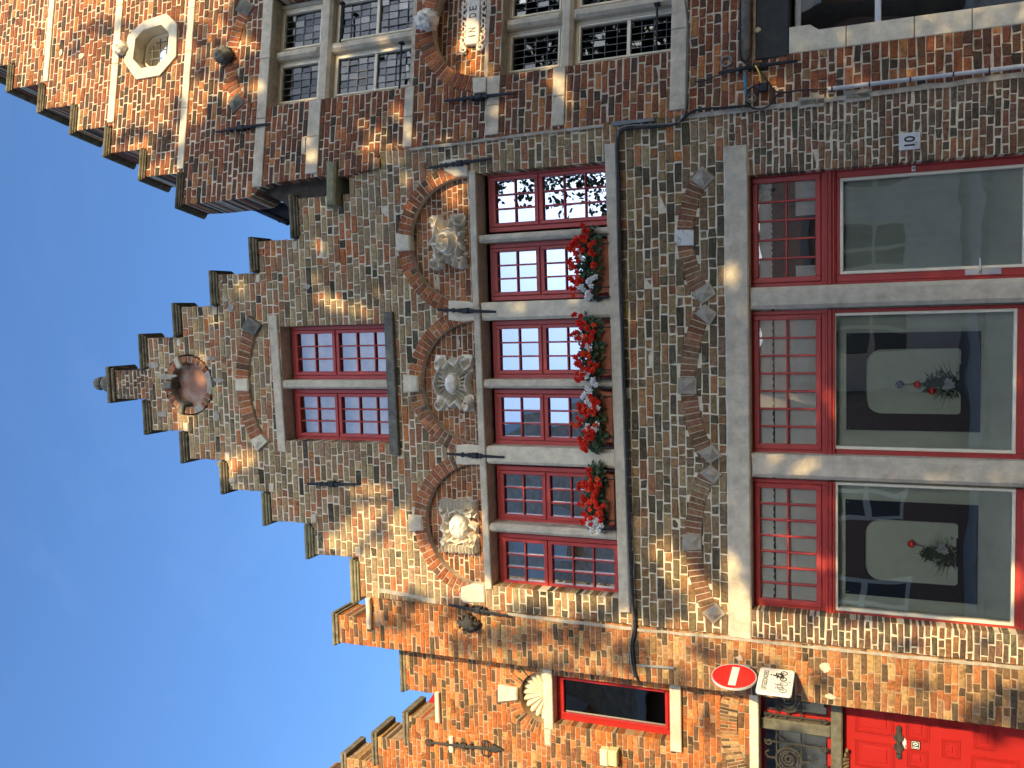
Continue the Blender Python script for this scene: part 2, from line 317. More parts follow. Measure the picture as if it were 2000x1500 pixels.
# ------------------------------------------------------------------ generic parts
def stone_obj(name, fr, P, o0, o1, parent, m_='stone', ch=.008, label=None):
    o = MB().prism(fr, P, o0, o1, None, 0, ch).build(name, m_, parent)
    if label: o['label'] = label
    return o
def diamond_stone(fr, P, parent, m_='stone_d', name='springer_stone', o=.02):
    mb = MB().prism(fr, P, -.05, o, None, 0, .006); Q = inset(P if sum(P[i][0]*P[(i+1) % 4][1]-P[(i+1) % 4][0]*P[i][1] for i in range(4)) > 0 else P[::-1], .025)
    cx = sum(p[0] for p in Q)/4; cz = sum(p[1] for p in Q)/4
    mb.add([fr.W(x, z, o+.001) for x, z in Q]+[fr.W(cx, cz, o+.030)], [(0, 1, 4), (1, 2, 4), (2, 3, 4), (3, 0, 4)])
    return mb.build(name, m_, parent)
def window(fr, R, out, lights, parent, frame_mat='red', gmat=None, fw=.045, sw=.038, mw=.016, label=None, name='window'):
    """R=(x0,x1,z0,z1); lights = list from the top of (fraction, rows, cols)"""
    x0, x1, z0, z1 = R; mb = MB(); gb = MB()
    for a, b, c, d in ((x0, x0+fw, z0, z1), (x1-fw, x1, z0, z1), (x0+fw, x1-fw, z0, z0+fw), (x0+fw, x1-fw, z1-fw, z1)): mb.box(fr, a, b, c, d, out-.07, out, ch=.004)
    zt = z1-fw; H = z1-z0-2*fw; X0, X1 = x0+fw, x1-fw
    for li, (fr_, rows, cols) in enumerate(lights):
        zb = zt-H*fr_; e = .006 if li < len(lights)-1 else .001; zb2 = zb+e
        xa, xb = X0+.002, X1-.002; za, zt2 = zb2, zt-(.006 if li else .001)
        for a, b, c, d in ((xa, xa+sw, za, zt2), (xb-sw, xb, za, zt2), (xa+sw, xb-sw, za, za+sw), (xa+sw, xb-sw, zt2-sw, zt2)): mb.box(fr, a, b, c, d, out-.055, out+.012, ch=.005)
        if li < len(lights)-1: mb.box(fr, X0, X1, zb-.008, zb+.008, out-.07, out-.004)
        ia, ib, ic, id_ = xa+sw, xb-sw, za+sw, zt2-sw
        for k in range(1, cols): x = ia+(ib-ia)*k/cols; mb.box(fr, x-mw/2, x+mw/2, ic, id_, out-.045, out+.004, ch=.004)
        for k in range(1, rows): z = ic+(id_-ic)*k/rows; mb.box(fr, ia, ib, z-mw/2, z+mw/2, out-.043, out+.002, ch=.004)
        for r in range(rows):
            for c in range(cols):
                a, b = ia+(ib-ia)*c/cols, ia+(ib-ia)*(c+1)/cols; d, e_ = ic+(id_-ic)*r/rows, ic+(id_-ic)*(r+1)/rows
                t = [random.uniform(-.0012, .0012) for _ in range(3)]; o = out-.025
                gb.add([fr.W(a, d, o+t[0]), fr.W(b, d, o+t[1]), fr.W(b, e_, o+t[1]+t[2]), fr.W(a, e_, o+t[0]+t[2])], [(0, 1, 2, 3)])
        zt = zb
    f = mb.build(name, frame_mat, parent)
    if label: f['label'] = label
    if gmat: gb.build('pane', gmat, f)
    return f
def anchor(fr, pa, pb, parent, o=.02, ornate=False):
    a = fr.at(*pa, .03); b = fr.at(*pb, .03); n = 9; P = []
    mb = MB()
    mb.tube([fr.W(a[0], a[1], o+.012), fr.W((a[0]*3+b[0])/4, (a[1]*3+b[1])/4, o+.02), fr.W((a[0]+b[0])/2, (a[1]+b[1])/2, o+.022), fr.W((a[0]+b[0]*3)/4, (a[1]+b[1]*3)/4, o+.02), fr.W(b[0], b[1], o+.012)], [.012, .016, .017, .016, .012], 6)
    mx, mz = (a[0]+b[0])/2, (a[1]+b[1])/2; L = math.hypot(a[0]-b[0], a[1]-b[1])
    mb.box(fr, mx-.028, mx+.028, mz-.035, mz+.035, -.02, o+.045, ch=.012)
    dx, dz = (b[0]-a[0])/L, (b[1]-a[1])/L
    for k in (.28, .40, .60): mb.box(fr, a[0]+dx*L*k-.022, a[0]+dx*L*k+.022, a[1]+dz*L*k-.012, a[1]+dz*L*k+.012, 0, o+.035, ch=.005)
    if ornate:
        for k, rr in ((.02, .035), (.80, .04)):
            c = (a[0]+dx*L*k, a[1]+dz*L*k)
            for s in ((-1, 1) if k > .5 else (0,)):
                q = (c[0]+s*.045, c[1]); mb.tube([fr.W(q[0]+rr*math.cos(t*PI/6), q[1]+rr*math.sin(t*PI/6), o+.02) for t in range(13)], .010, 6)
        mb.prism(fr, [(b[0]-.045, b[1]+.09), (b[0], b[1]-.03), (b[0]+.045, b[1]+.09), (b[0], b[1]+.14)], .01, o+.03, ch=.01)
    return mb.build('wall_anchor', 'iron' if not ornate else 'iron_o', parent)
def coping(fr, Pc, parent, depth=.30, th=.10, m_='coping', ov=.05, face=0.0):
    """Pc: local x0,x1,z_top"""
    x0, x1, z = Pc; mb = MB()
    mb.box(fr, x0, x1, z-th*.45, z, face-depth, face+.055, ch=.012)
    mb.box(fr, x0+.012, x1-.012, z-th*.75, z-th*.452, face-depth+.01, face+.04, ch=.008)
    mb.box(fr, x0+.028, x1-.028, z-th, z-th*.752, face-depth+.02, face+.024, ch=.006)
    return mb.build('coping_stone', m_, parent)

# ------------------------------------------------------------------ carved reliefs (height fields cut in stone)
def relief(fr, R, o0, depth, fn, nx=130, nz=150):
    x0, x1, z0, z1 = R; mb = MB(); idx = {}; V = []; Fc = []
    for j in range(nz+1):
        for i in range(nx+1):
            u = -1+2*i/nx; v = -1+2*j/nz; h = fn(u, v)
            if h is None: continue
            idx[i, j] = len(V); V.append(fr.W(x0+(x1-x0)*i/nx, z0+(z1-z0)*j/nz, o0+depth*h))
    edge = {}
    for j in range(nz):
        for i in range(nx):
            q = [(i, j), (i+1, j), (i+1, j+1), (i, j+1)]
            if all(k in idx for k in q):
                Fc.append(tuple(idx[k] for k in q))
                for a, b in zip(q, q[1:]+q[:1]): edge[(a, b)] = 1
    for (a, b) in list(edge):
        if (b, a) not in edge:
            pa, pb = [fr.W(x0+(x1-x0)*k[0]/nx, z0+(z1-z0)*k[1]/nz, o0-.02) for k in (a, b)]; n = len(V); V += [pa, pb]; Fc.append((idx[b], idx[a], n, n+1))
    return mb.add(V, Fc)
def volute(u, v, cu, cv, r, turn=1, ph=0):
    du, dv = u-cu, v-cv; d = math.hypot(du, dv)/r
    if d > 1: return 0
    a = math.atan2(dv, du)*turn+ph; return (math.sqrt(max(0, 1-d*d))*.45+.30*math.cos(a+9*math.sqrt(d)+.3))*min(1, (1-d)*4)
def gauss(u, v, cu, cv, s): return math.exp(-((u-cu)**2+(v-cv)**2)/(s*s))
def ridge(u, v, P, wd):
    best = 9
    for (a, b), (c, d) in zip(P, P[1:]):
        L = (c-a)**2+(d-b)**2; t = max(0, min(1, ((u-a)*(c-a)+(v-b)*(d-b))/L)); best = min(best, math.hypot(u-a-t*(c-a), v-b-t*(d-b)))
    return max(0, 1-(best/wd)**2)
def rough(u, v, k=6, a=.05): return a*mnoise.noise(Vector((u*k, v*k, 3.1)))
def relief_sun(u, v):                                    # central: boss in a fluted shell, scrolls at the corners
    r = math.hypot(u*1.02, v*1.0); a = math.atan2(v, u)
    edge = .985+.015*math.sin(a*9)
    if max(abs(u), abs(v)*1.0) > edge: return None
    h = .02
    if r < .34: h = .55+.35*math.sqrt(1-(r/.34)**2)
    elif r < .40: h = .45
    elif r < .74: h = .36+.34*math.cos(a*26)-.3*(r-.4)
    h = max(h, 0, *(.25+.7*volute(u, v, su*.70, sv*.72, .30, su*sv, 1.2) for su in (-1, 1) for sv in (-1, 1) if abs(u-su*.7) < .31 and abs(v-sv*.72) < .31)) if (abs(u) > .38 and abs(v) > .4) else h
    h = max(h, .75*ridge(u, v, [(-.55, .35), (-.78, .1), (-.62, -.2), (-.85, -.45)], .13), .75*ridge(u, v, [(.55, .35), (.78, .1), (.62, -.2), (.85, -.45)], .13), .7*ridge(u, v, [(-.35, .8), (0, .95), (.35, .8)], .11), .7*ridge(u, v, [(-.3, -.82), (0, -.7), (.3, -.82)], .12))
    return h+rough(u, v)
def relief_spiral(u, v):                                 # right: oval spiral boss, four volutes and feathered leaves
    if abs(u) > .99 or abs(v) > .99 or (abs(u) > .86 and abs(v) < .14): return None
    r = math.hypot(u/.80, v/.86); a = math.atan2(v, u); h = .02+.14*math.cos(u*14)*(abs(v) > .45)
    d = math.hypot(u/.42, v/.46)
    if d < 1: h = .55+.3*math.sqrt(1-d*d)+.22*math.cos(a+d*11)
    elif d < 1.18: h = .35
    elif r < .95: h = .25+.34*math.sin(a*13+r*6)
    for su in (-1, 1):
        for sv in (-1, 1):
            t = volute(u, v, su*.72, sv*.72, .27, su*sv, .5)
            if t > 0: h = max(h, .25+.75*t)
            h = max(h, .72*ridge(u, v, [(su*.25, sv*.62), (su*.5, sv*.56), (su*.85, sv*.36)], .12))
    h = max(h, .6*ridge(u, v, [(-.3, -.85), (0, -.6), (.3, -.85)], .1), .6*ridge(u, v, [(-.2, .7), (0, .9), (.2, .7)], .1))
    return h+rough(u, v, 7, .06)
def relief_feather(u, v):                                # left: oval in banded feather rows
    e = .98+.018*math.sin(math.atan2(v, u)*14)
    if abs(u) > e or abs(v) > e: return None
    d = math.hypot(u/.45, (v+.05)/.50); a = math.atan2(v, u); h = .15
    if d < 1: h = .5+.38*math.sqrt(1-d*d)-.1*ridge(u, v, [(-.15, .2), (.1, 0), (-.05, -.3)], .05)
    elif d < 1.15: h = .30
    elif abs(u) > .68: h = .20+.50*abs(math.sin(v*17))
    else: h = .26+.36*math.sin(a*11+d*4)
    for su in (-1, 1):
        for sv in (-1, 1):
            t = volute(u, v, su*.55, sv*.74, .24, -su*sv, 2)
            if t > 0: h = max(h, .25+.75*t)
    h = max(h, .7*ridge(u, v, [(-.4, .62), (0, .78), (.4, .62)], .1), .65*ridge(u, v, [(-.5, -.5), (-.62, 0), (-.5, .45)], .07), .65*ridge(u, v, [(.5, -.5), (.62, 0), (.5, .45)], .07))
    return h+rough(u, v, 7, .06)
def carved_head(fr, x, z, o, s, parent, name='carved_head', m_='relief'):
    mb = MB(); V = []; n, k_ = 40, 28
    for j in range(k_+1):
        for i in range(n):
            t = 2*PI*i/n; p = PI*j/k_; X, Y, Z = math.sin(p)*math.cos(t), -math.sin(p)*math.sin(t)*-1, math.cos(p)
            r = 1.0; f = max(0, Y)
            r += f*(.55*gauss(X, Z, 0, -.05, .15)+.12*gauss(X, Z, 0, -.62, .2)+.10*gauss(X, Z, 0, .32, .35)-.42*gauss(X, Z, -.34, .12, .17)-.42*gauss(X, Z, .34, .12, .17)+.2*gauss(X, Z, -.5, -.25, .25)+.2*gauss(X, Z, .5, -.25, .25)+.10*gauss(X, Z, 0, -.36, .16)-.10*gauss(X, Z, 0, -.42, .05))
            r += .48*abs(mnoise.noise(Vector((X*5, Y*5, Z*5))))*(1.6 if Z > .35 or abs(X) > .72 else .25)
            V.append(fr.W(x+s*.78*X*r*(1 if Z > -.3 else 1+.5*(Z+.3)), z+s*Z*r, o+s*.8*Y*r))
    Fc = [(j*n+i, j*n+(i+1) % n, (j+1)*n+(i+1) % n, (j+1)*n+i) for j in range(k_) for i in range(n)]
    return mb.add(V, Fc).build(name, m_, parent, smooth=True)

def seg_arch(fr, crown, e1, e2, dr, n, o0, o1, parent, pal, two=False, ext=0.0):
    a, b, c = fr.at(*e1), fr.at(*crown), fr.at(*e2); cx, cz, r = circle3(a, b, c)
    A = sorted([math.atan2(a[1]-cz, a[0]-cx), math.atan2(c[1]-cz, c[0]-cx)]); A = [A[0]-ext, A[1]+ext]
    mb = MB(); voussoirs(mb, fr, cx, cz, r, r+dr, A[0], A[1], n, o0, o1, pal, two)
    hole = [(cx+rr*math.cos(A[0]+(A[1]-A[0])*k/24), cz+rr*math.sin(A[0]+(A[1]-A[0])*k/24)) for rr, ks in ((r, range(25)), (r+dr, range(24, -1, -1))) for k in ks]
    return mb, hole, (cx, cz, r, A)

# ================================================================== MAIN HOUSE
GX = -.62
house = thing('gabled_house', 'narrow brown brick house in the middle, with stepped gable, three carved reliefs and red windows', 'house', (GX, 0, 0))
XL, XR = -2.95, 1.735
ris_l = [(660, 1085.5), (578, 1020), (495, 958), (412, 897), (338, 840.7)]
ris_r = [(325, 660), (390, 599), (450, 536), (535, 470)]
rl = [M.at(*p)[0] for p in ris_l]; rr = [M.at(*p)[0] for p in ris_r]
topl = [M.at(*p)[1] for p in ((689, 1150), (604, 1060), (521, 1000), (438, 940), (358, 880), (287, 820))]
topr = [M.at(*p)[1] for p in ((274, 690), (340, 630), (410, 560), (486, 500), (566, 440))]
zt = [(a+b)/2 for a, b in zip(topl[::-1], topr)]                        # top F, E, D, C, B
zA = topl[0]
TH = .095
outl = [(XL, -.2), (XR, -.2), (XR, 6.9), (1.30, 6.9), (1.30, zt[4]-TH), (rr[3], zt[4]-TH), (rr[3], zt[3]-TH), (rr[2], zt[3]-TH), (rr[2], zt[2]-TH), (rr[1], zt[2]-TH), (rr[1], zt[1]-TH), (rr[0], zt[1]-TH), (rr[0], zt[0]-TH),
        (rl[4], zt[0]-TH), (rl[4], zt[1]-TH), (rl[3], zt[1]-TH), (rl[3], zt[2]-TH), (rl[2], zt[2]-TH), (rl[2], zt[3]-TH), (rl[1], zt[3]-TH), (rl[1], zt[4]-TH), (rl[0], zt[4]-TH), (rl[0], zA-TH), (XL, zA-TH)]
holes = []
# --- openings
F_R = rect(M, [(917, 337), (943, 1146), (1222, 1166), (1195, 317)])      # first floor: from the top of the lintel to the foot of the sill
holes.append([(F_R[0], F_R[2]), (F_R[1], F_R[2]), (F_R[1], F_R[3]), (F_R[0], F_R[3])])
G_top = (M.at(1411, 287)[1]+M.at(1425.5, 1244)[1])/2; G_bot = (M.at(1456.5, 287)[1]+M.at(1472.5, 1243)[1])/2
gx1 = M.at(1700, 322)[0]; gx0 = M.at(1700, 1213)[0]
holes.append([(gx0, -.3), (gx1, -.3), (gx1, G_bot), (gx0, G_bot)])
holes.append([(M.at(1425, 1244)[0], G_bot), (M.at(1411, 287)[0], G_bot), (M.at(1411, 287)[0], G_top), (M.at(1425, 1244)[0], G_top)])
T_R = rect(M, [(541, 636), (558, 862), (768, 866), (756, 634)]); holes.append([(T_R[0], T_R[2]), (T_R[1], T_R[2]), (T_R[1], T_R[3]), (T_R[0], T_R[3])])
# --- three blind arches on the first floor
lint_z = F_R[3]
arch_def = [((801, 470), (911, 346), (921, 589), 'R'), ((823, 750), (928, 629), (938, 866), 'C'), ((833, 1026), (940, 907), (949, 1145), 'L')]
tymp = []
for cr, e1, e2, k in arch_def:
    cx, cz, r = circle3(M.at(*e1), M.at(*cr), M.at(*e2)); tymp.append((cx, cz, r)); r1 = r+.138
    a0 = math.asin(max(-1, (lint_z-cz)/r1)); P = [(cx+r1*math.cos(a0+(PI-2*a0)*i/30), cz+r1*math.sin(a0+(PI-2*a0)*i/30)) for i in range(31)]; holes.append(P)
    b0 = math.asin(max(-1, min(1, (lint_z-cz)/r)))
    mb = MB(); voussoirs(mb, M, cx, cz, r, r1, min(a0, b0), PI-min(a0, b0), 34, -.13, .012, PAL_ARCH, True)
    o = mb.build('blind_arch', BM, house)
    Q = [(cx+(r+.02)*math.cos(b0+(PI-2*b0)*i/24), cz+(r+.02)*math.sin(b0+(PI-2*b0)*i/24)) for i in range(25)]
    pal = [((.30, .125, .07), 5), ((.24, .10, .06), 4), ((.36, .16, .08), 3), ((.15, .08, .055), 2)]
    brickwork(M, Q, [], -.075, .12, pal, .058, (.15, .075), .007, edge_deep=.1, proud=.005, bj=.0015).build('tympanum', BM, house)
# --- segmental relieving arches
seg_objs = []
for cr, e1, e2, dr, n, two, pal, o1 in (((489, 750), (505, 646), (519, 857), .165, 19, False, PAL_ARCH, .035),
        ((1355, 465), (1386, 350), (1393, 574), .150, 22, False, PAL_ARCHG, .010), ((1361, 753), (1390, 612), (1400, 892), .150, 25, False, PAL_ARCHG, .010), ((1370, 1058), (1400, 925), (1407, 1198), .150, 25, False, PAL_ARCHG, .010)):
    mb, hole, info = seg_arch(M, cr, e1, e2, dr, n, -.1, o1, house, pal, two); holes.append(hole); seg_objs.append(mb)
for mb in seg_objs: mb.build('relieving_arch', BM, house)
# --- round niche
ncx, ncz = M.at(369, 752); nr = .262
holes.append([(ncx+(nr+.095)*math.cos(2*PI*i/36), ncz+(nr+.095)*math.sin(2*PI*i/36)) for i in range(36)])
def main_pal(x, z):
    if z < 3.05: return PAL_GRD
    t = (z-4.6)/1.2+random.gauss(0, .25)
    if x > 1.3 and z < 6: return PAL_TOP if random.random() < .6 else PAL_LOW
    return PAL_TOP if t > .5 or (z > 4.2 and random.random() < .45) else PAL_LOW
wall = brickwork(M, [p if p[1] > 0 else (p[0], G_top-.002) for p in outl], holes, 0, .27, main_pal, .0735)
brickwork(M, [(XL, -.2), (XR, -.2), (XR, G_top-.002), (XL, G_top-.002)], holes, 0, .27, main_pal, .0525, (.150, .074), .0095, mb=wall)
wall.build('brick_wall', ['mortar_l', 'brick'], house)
# pinnacle, copings
for i, (x0, x1, z) in enumerate([(XL-.02, rl[0]-.01, zA)]+[(rl[k], rl[k+1]-.005, zt[4-k]) for k in range(4)]+[(rl[4], GX+.02, zt[0])]):
    if i == 5: x1 = M.at(260, 779)[0]-.005
    coping(M, (x0-.055, x1, z), house, m_='coping_y' if i < 3 else 'coping', th=TH)
for k in range(4): coping(M, (rr[k-1]+.005 if k else M.at(260, 723)[0]+.005, rr[k]+.055, zt[k]), house, th=TH)
coping(M, (rr[3]+.005, 1.345, zt[4]), house, th=TH)
for px, py in ((1147/3.75+400+155, 0),): pass
px0, px1 = M.at(255, 778.5)[0], M.at(255, 723.5)[0]; pz0, pz1 = zt[0]-TH, M.at(228, 750)[1]
brickwork(M, [(px0, pz0-.05), (px1, pz0-.05), (px1, pz1), (px0, pz1)], [], .012, .30, PAL_GRD+[((.40, .13, .06), 4)], .058, (.13, .07), .009, edge_deep=.29).build('pinnacle', BM, house)
fz = M.at(215.5, 750)[1]; mb = MB(); a, b = px0-.05, px1+.05
mb.box(M, a, b, pz1+(fz-pz1)*.45, fz, -.36, .07, ch=.012).box(M, a+.02, b-.02, pz1, pz1+(fz-pz1)*.448, -.34, .045, ch=.01); mb.build('pinnacle_cap', 'coping', house)
fc = ((px0+px1)/2, .14, fz); fr_ = .105; mb = MB()
mb.lathe(fc, [(0, -.01), (.10, 0), (.105, .02), (.07, .035), (.065, .05), (.085, .06)], 24)
mb.lathe(fc, [(.055, .055)]+[(fr_*math.sin(t), .155-fr_*math.cos(t)) for t in [PI*k/14 for k in range(3, 13)]]+[(.04, .262), (.035, .275)], 28)
for k in range(9):                                                       # flame / bud on top
    t = 2*PI*k/9; mb.tube([(fc[0]+math.cos(t)*.030, fc[1]+math.sin(t)*.030, fz+.262), (fc[0]+math.cos(t+.3)*.062, fc[1]+math.sin(t+.3)*.062, fz+.30), (fc[0]+math.cos(t+.7)*.05, fc[1]+math.sin(t+.7)*.05, fz+.345), (fc[0]+math.cos(t+1.1)*.012, fc[1]+math.sin(t+1.1)*.012, fz+.375)], [.02, .026, .022, .008], 8)
mb.build('finial', 'stone_d', house, smooth=True)
# kneeler stones where each step begins
for px, py in ((445, 892), (531, 952), (614, 1012), (700, 1077), (364, 834)):
    x, z = M.at(px, py); MB().box(M, x-.05, x+.05, z-.035, z+.035, -.1, .014, ch=.008).build('kneeler_stone', 'stone', house)
for px, py in ((350, 668), (421, 607), (505, 544), (577, 479), (290, 728), (292, 775)):
    x, z = M.at(px, py); MB().box(M, x-.045, x+.045, z-.03, z+.03, -.1, .014, ch=.008).build('kneeler_stone', 'stone', house)
# round niche: ring, back and three stones
mb = MB(); voussoirs(mb, M, ncx, ncz, nr, nr+.070, 0, 2*PI, 30, -.12, .010, PAL_ARCH, gap=.012, skip=(16, 17, 21, 22, 23, 24)); mb.build('niche_ring', ['cement', 'brick'], house)
mb = MB(); N = 40; V = [M.W(ncx+(nr+.004)*math.cos(2*PI*i/N), ncz+(nr+.004)*math.sin(2*PI*i/N), o) for o in (.0, -.12, -.19) for i in range(N)]
V = [M.W(ncx+(nr+.004)*k*math.cos(2*PI*i/N), ncz+(nr+.004)*k*math.sin(2*PI*i/N), o) for o, k in ((.0, 1), (-.085, 1), (-.10, .85), (-.10, .4)) for i in range(N)]
mb.add(V, [(j*N+i, j*N+(i+1) % N, (j+1)*N+(i+1) % N, (j+1)*N+i) for j in range(3) for i in range(N)]+[tuple(3*N+i for i in range(N))])
pl = mat('pink_plaster', (.32, .17, .12), .9, .22, 7, .3, 50, stain=1, stain_col=(.50, .45, .38)); mb.build('niche_back', pl, house)
for a, col in ((PI/2+.03, 'stone_d'), (R_(25), 'stone'), (R_(158), 'stone_d')):
    P = [(ncx+rr_*math.cos(t), ncz+rr_*math.sin(t)) for rr_, t in ((nr-.04, a-.15), (nr+.09, a-.12), (nr+.09, a+.12), (nr-.04, a+.15))]
    stone_obj('niche_stone', M, P, -.10, .045, house, col, .012)
# --- top window
q = pts(M, [(525.3, 616.5), (544, 882), (560, 882), (541.5, 615.5)]); stone_obj('lintel', M, q, -.20, .018, house, 'stone')
q = pts(M, [(753.3, 609.5), (765.3, 887), (782.7, 889), (770, 609)], .0); stone_obj('sill', M, q, -.22, .05, house, 'stone_d')
mull = rect(M, [(545, 742.5), (548, 759), (765, 760), (762, 743)]); MB().box(M, mull[0], mull[1], T_R[2], T_R[3], -.15, .0, ch=.022).build('mullion', 'stone', house)
WO = -.17
zb = M.at(768, 740)[1]+.005; ztp = M.at(541, 740)[1]-.005
wR = rect(M, [(562.7, 637.5), (573, 741.5), (764, 740.5), (753, 634)], WO); wL = rect(M, [(575, 760.5), (582, 859), (764, 865), (759, 759.5)], WO)
zt_w = (wR[3]+wL[3])/2
for wr in (wR, wL): window(M, (wr[0], wr[1], zb, zt_w), WO, [(.42, 2, 3), (.58, 3, 3)], house, 'red', G_MID)
for P, c in (([(490, 616.7), (514, 635), (500.7, 656.7), (476.7, 642)], 'stone_d'), ([(494, 858), (514, 847), (527, 861), (506, 881)], 'stone_l')): diamond_stone(M, pts(M, P), house, c, 'springer_stone', .05)
q = pts(M, [(463, 739), (464, 763), (490, 764), (489, 739)]); stone_obj('keystone', M, q, -.1, .05, house, 'stone_l', .014)
# --- arches: keystones, springers
for L_, c in (([(774.7, 456), (774.7, 492), (804, 489), (802, 460)], 'stone_l'), ([(789, 731), (790, 767), (820, 764), (819, 734)], 'stone_l'), ([(798.7, 1004), (800, 1038), (829, 1035), (826, 1006)], 'stone')):
    stone_obj('keystone', M, pts(M, L_), -.1, .035, house, c, .016)
for L_ in ([(877, 587), (877, 625), (905, 629), (934, 625), (931, 592), (908, 588)], [(892, 868), (892, 906), (915, 908), (949, 906), (946, 870), (915, 867)], [(902, 1146), (900, 1168), (907, 1176), (949, 1177), (947, 1142), (925, 1139)], [(866, 314), (868, 333), (890, 346), (916, 345), (914, 309), (890, 310)]):
    stone_obj('springer_stone', M, pts(M, L_), -.1, .024, house, 'stone_l', .012)
for P in ([(1372, 323.5), (1397.5, 347.5), (1376.5, 370), (1349.5, 352)], [(1351, 572.5), (1385.5, 550), (1400.5, 574), (1372, 595)], [(1357, 613), (1376.5, 593.5), (1402, 611.5), (1387, 635.5)], [(1363, 883), (1393, 866.5), (1411, 890.5), (1387, 905.5)], [(1366, 923.5), (1388.5, 907), (1411, 925), (1396, 946)], [(1372, 1195), (1400.5, 1177), (1418.5, 1198), (1394.5, 1219)]):
    diamond_stone(M, pts(M, P), house, 'stone_m')
diamond_stone(M, pts(M, [(1324, 737.5), (1324, 769), (1361.5, 769), (1361.5, 738)]), house, 'stone_m', 'keystone'); diamond_stone(M, pts(M, [(1333.5, 1043), (1333.5, 1075), (1370.5, 1073), (1370.5, 1041)]), house, 'stone_m', 'keystone')
pit = mat('pitted_limestone', (.66, .63, .56), .9, .1, 40, .5, 120, stain=1, stain_col=(.16, .15, .13))
stone_obj('keystone', M, pts(M, [(1319.5, 449), (1319.5, 480), (1356, 480), (1356, 449)]), -.1, .022, house, pit, .006, 'white keystone with dark pits')
# --- reliefs
for L_, fn, (nm) in (([(835, 414), (845, 529), (912, 527), (908, 416)], relief_spiral, 'R'), ([(849, 692), (850, 804), (926, 805), (921, 692)], relief_sun, 'C'), ([(861, 972), (862, 1080), (936, 1078), (931, 978)], relief_feather, 'L')):
    Rr = rect(M, L_, -.03); relief(M, Rr, -.10, .21, fn).build('carved_relief', 'relief', house, smooth=False)
# --- first floor stonework
for q in ([(916.5, 335), (925, 600), (937.5, 600), (930, 333)], [(926, 600), (937, 890), (950, 890), (939, 600)], [(937.5, 890), (949, 1150), (962, 1150), (950.5, 890)]):
    stone_obj('lintel', M, pts(M, q), -.22, .026, house, 'stone')
lz = (M.at(930, 400)[1]+M.at(958, 1050)[1])/2; sz_t = (M.at(1190, 400)[1]+M.at(1206, 1050)[1])/2
q = pts(M, [(1183, 283), (1212, 1194), (1232.5, 1194), (1205, 283)]); stone_obj('sill', M, q, -.24, .05, house, 'stone', .01)
for pr in ([(934, 592), (940, 626), (1192, 620), (1191, 581)], [(950, 873), (953, 905.5), (1201, 916), (1200, 877)]):
    x0, x1, _, _ = rect(M, pr); MB().box(M, x0, x1, sz_t-.02, lz+.02, -.24, .008, ch=.03).build('stone_pier', 'stone_l', house)
for pr in ([(932, 462), (935, 477), (1189, 457), (1187, 440)], [(944, 742), (947, 758), (1197, 760), (1196, 740.5)], [(955, 1022), (961, 1039), (1207, 1055.5), (1207, 1037.5)]):
    x0, x1, _, _ = rect(M, pr); MB().box(M, x0, x1, sz_t-.02, lz+.02, -.20, .012, ch=.028).build('mullion', 'stone', house)
W1s = [([(944.5, 341.5), (956.5, 455.5), (1186, 437.5), (1183, 314.5)]), ([(950.5, 479.5), (958, 589), (1190, 579), (1187, 461)]), ([(958, 628.6), (967, 739), (1195, 740), (1190, 619)]), ([(965.5, 759.4), (970, 868), (1198, 873), (1195, 761.6)]), ([(970, 910), (976, 1016.5), (1205, 1034), (1200, 916.5)]), ([(977.5, 1040.5), (979, 1147), (1209, 1166.5), (1207, 1055.5)])]
rs = [rect(M, q, WO) for q in W1s]; zmax = sum(r[3] for r in rs)/6
for r in rs: window(M, (r[0], r[1], sz_t-.01, zmax), WO, [(.405, 2, 3), (.595, 3, 3)], house, 'red', G_SKY)
# --- ground floor stonework
q = [(M.at(1425, 1244)[0], G_bot), (M.at(1411, 287)[0], G_bot), (M.at(1411, 287)[0], G_top), (M.at(1425, 1244)[0], G_top)]; stone_obj('lintel', M, q, -.25, .022, house, 'stone', .012)
for pr in ([(1464, 563), (1454, 603.5), (2000, 591.5), (2000, 540.5)], [(1464, 887), (1466, 931), (2000, 954), (2000, 902)]):
    x0, x1, _, _ = rect(M, pr); MB().box(M, x0, x1, -.1, G_bot, -.28, .006, ch=.035).build('stone_pier', 'stone', house)
GO = -.15
tr = [rect(M, q, GO) for q in ([(1464.5, 342.5), (1476.5, 561.5), (1610, 557), (1611.5, 329.6)], [(1468, 609.5), (1466, 885.5), (1613, 885.5), (1610, 603.5)], [(1477, 934), (1488, 1183), (1617.5, 1198), (1614.5, 940)])]
tzt = G_bot+.0; tzb = sum(r[2] for r in tr)/3
G_TR = glass('glass_transom', .16, (.97, .99, .98))
for r, n in zip(tr, (5, 7, 7)): window(M, (r[0], r[1], tzb, tr[1][3]+.01), GO, [(1, 2, n)], house, 'red', G_TR, name='transom_window', fw=.035, sw=.045)
MBt = None
for r in tr:                                                            # moulded transom rail with dentils
    mb = MB(); a, b = r[0], r[1]; mb.box(M, a, b, tzb-.058, tzb, GO-.06, GO+.03, ch=.008).box(M, a, b, tzb-.018, tzb-.001, GO+.03, GO+.045, ch=.004).box(M, a, b, tzb-.075, tzb-.059, GO-.05, GO+.036, ch=.004)
    x = a+.01
    while x < b-.015: mb.box(M, x, x+.011, tzb-.048, tzb-.026, GO+.03, GO+.043); x += .02
    mb.build('transom_rail', 'red', house)
dz1 = tzb-.075
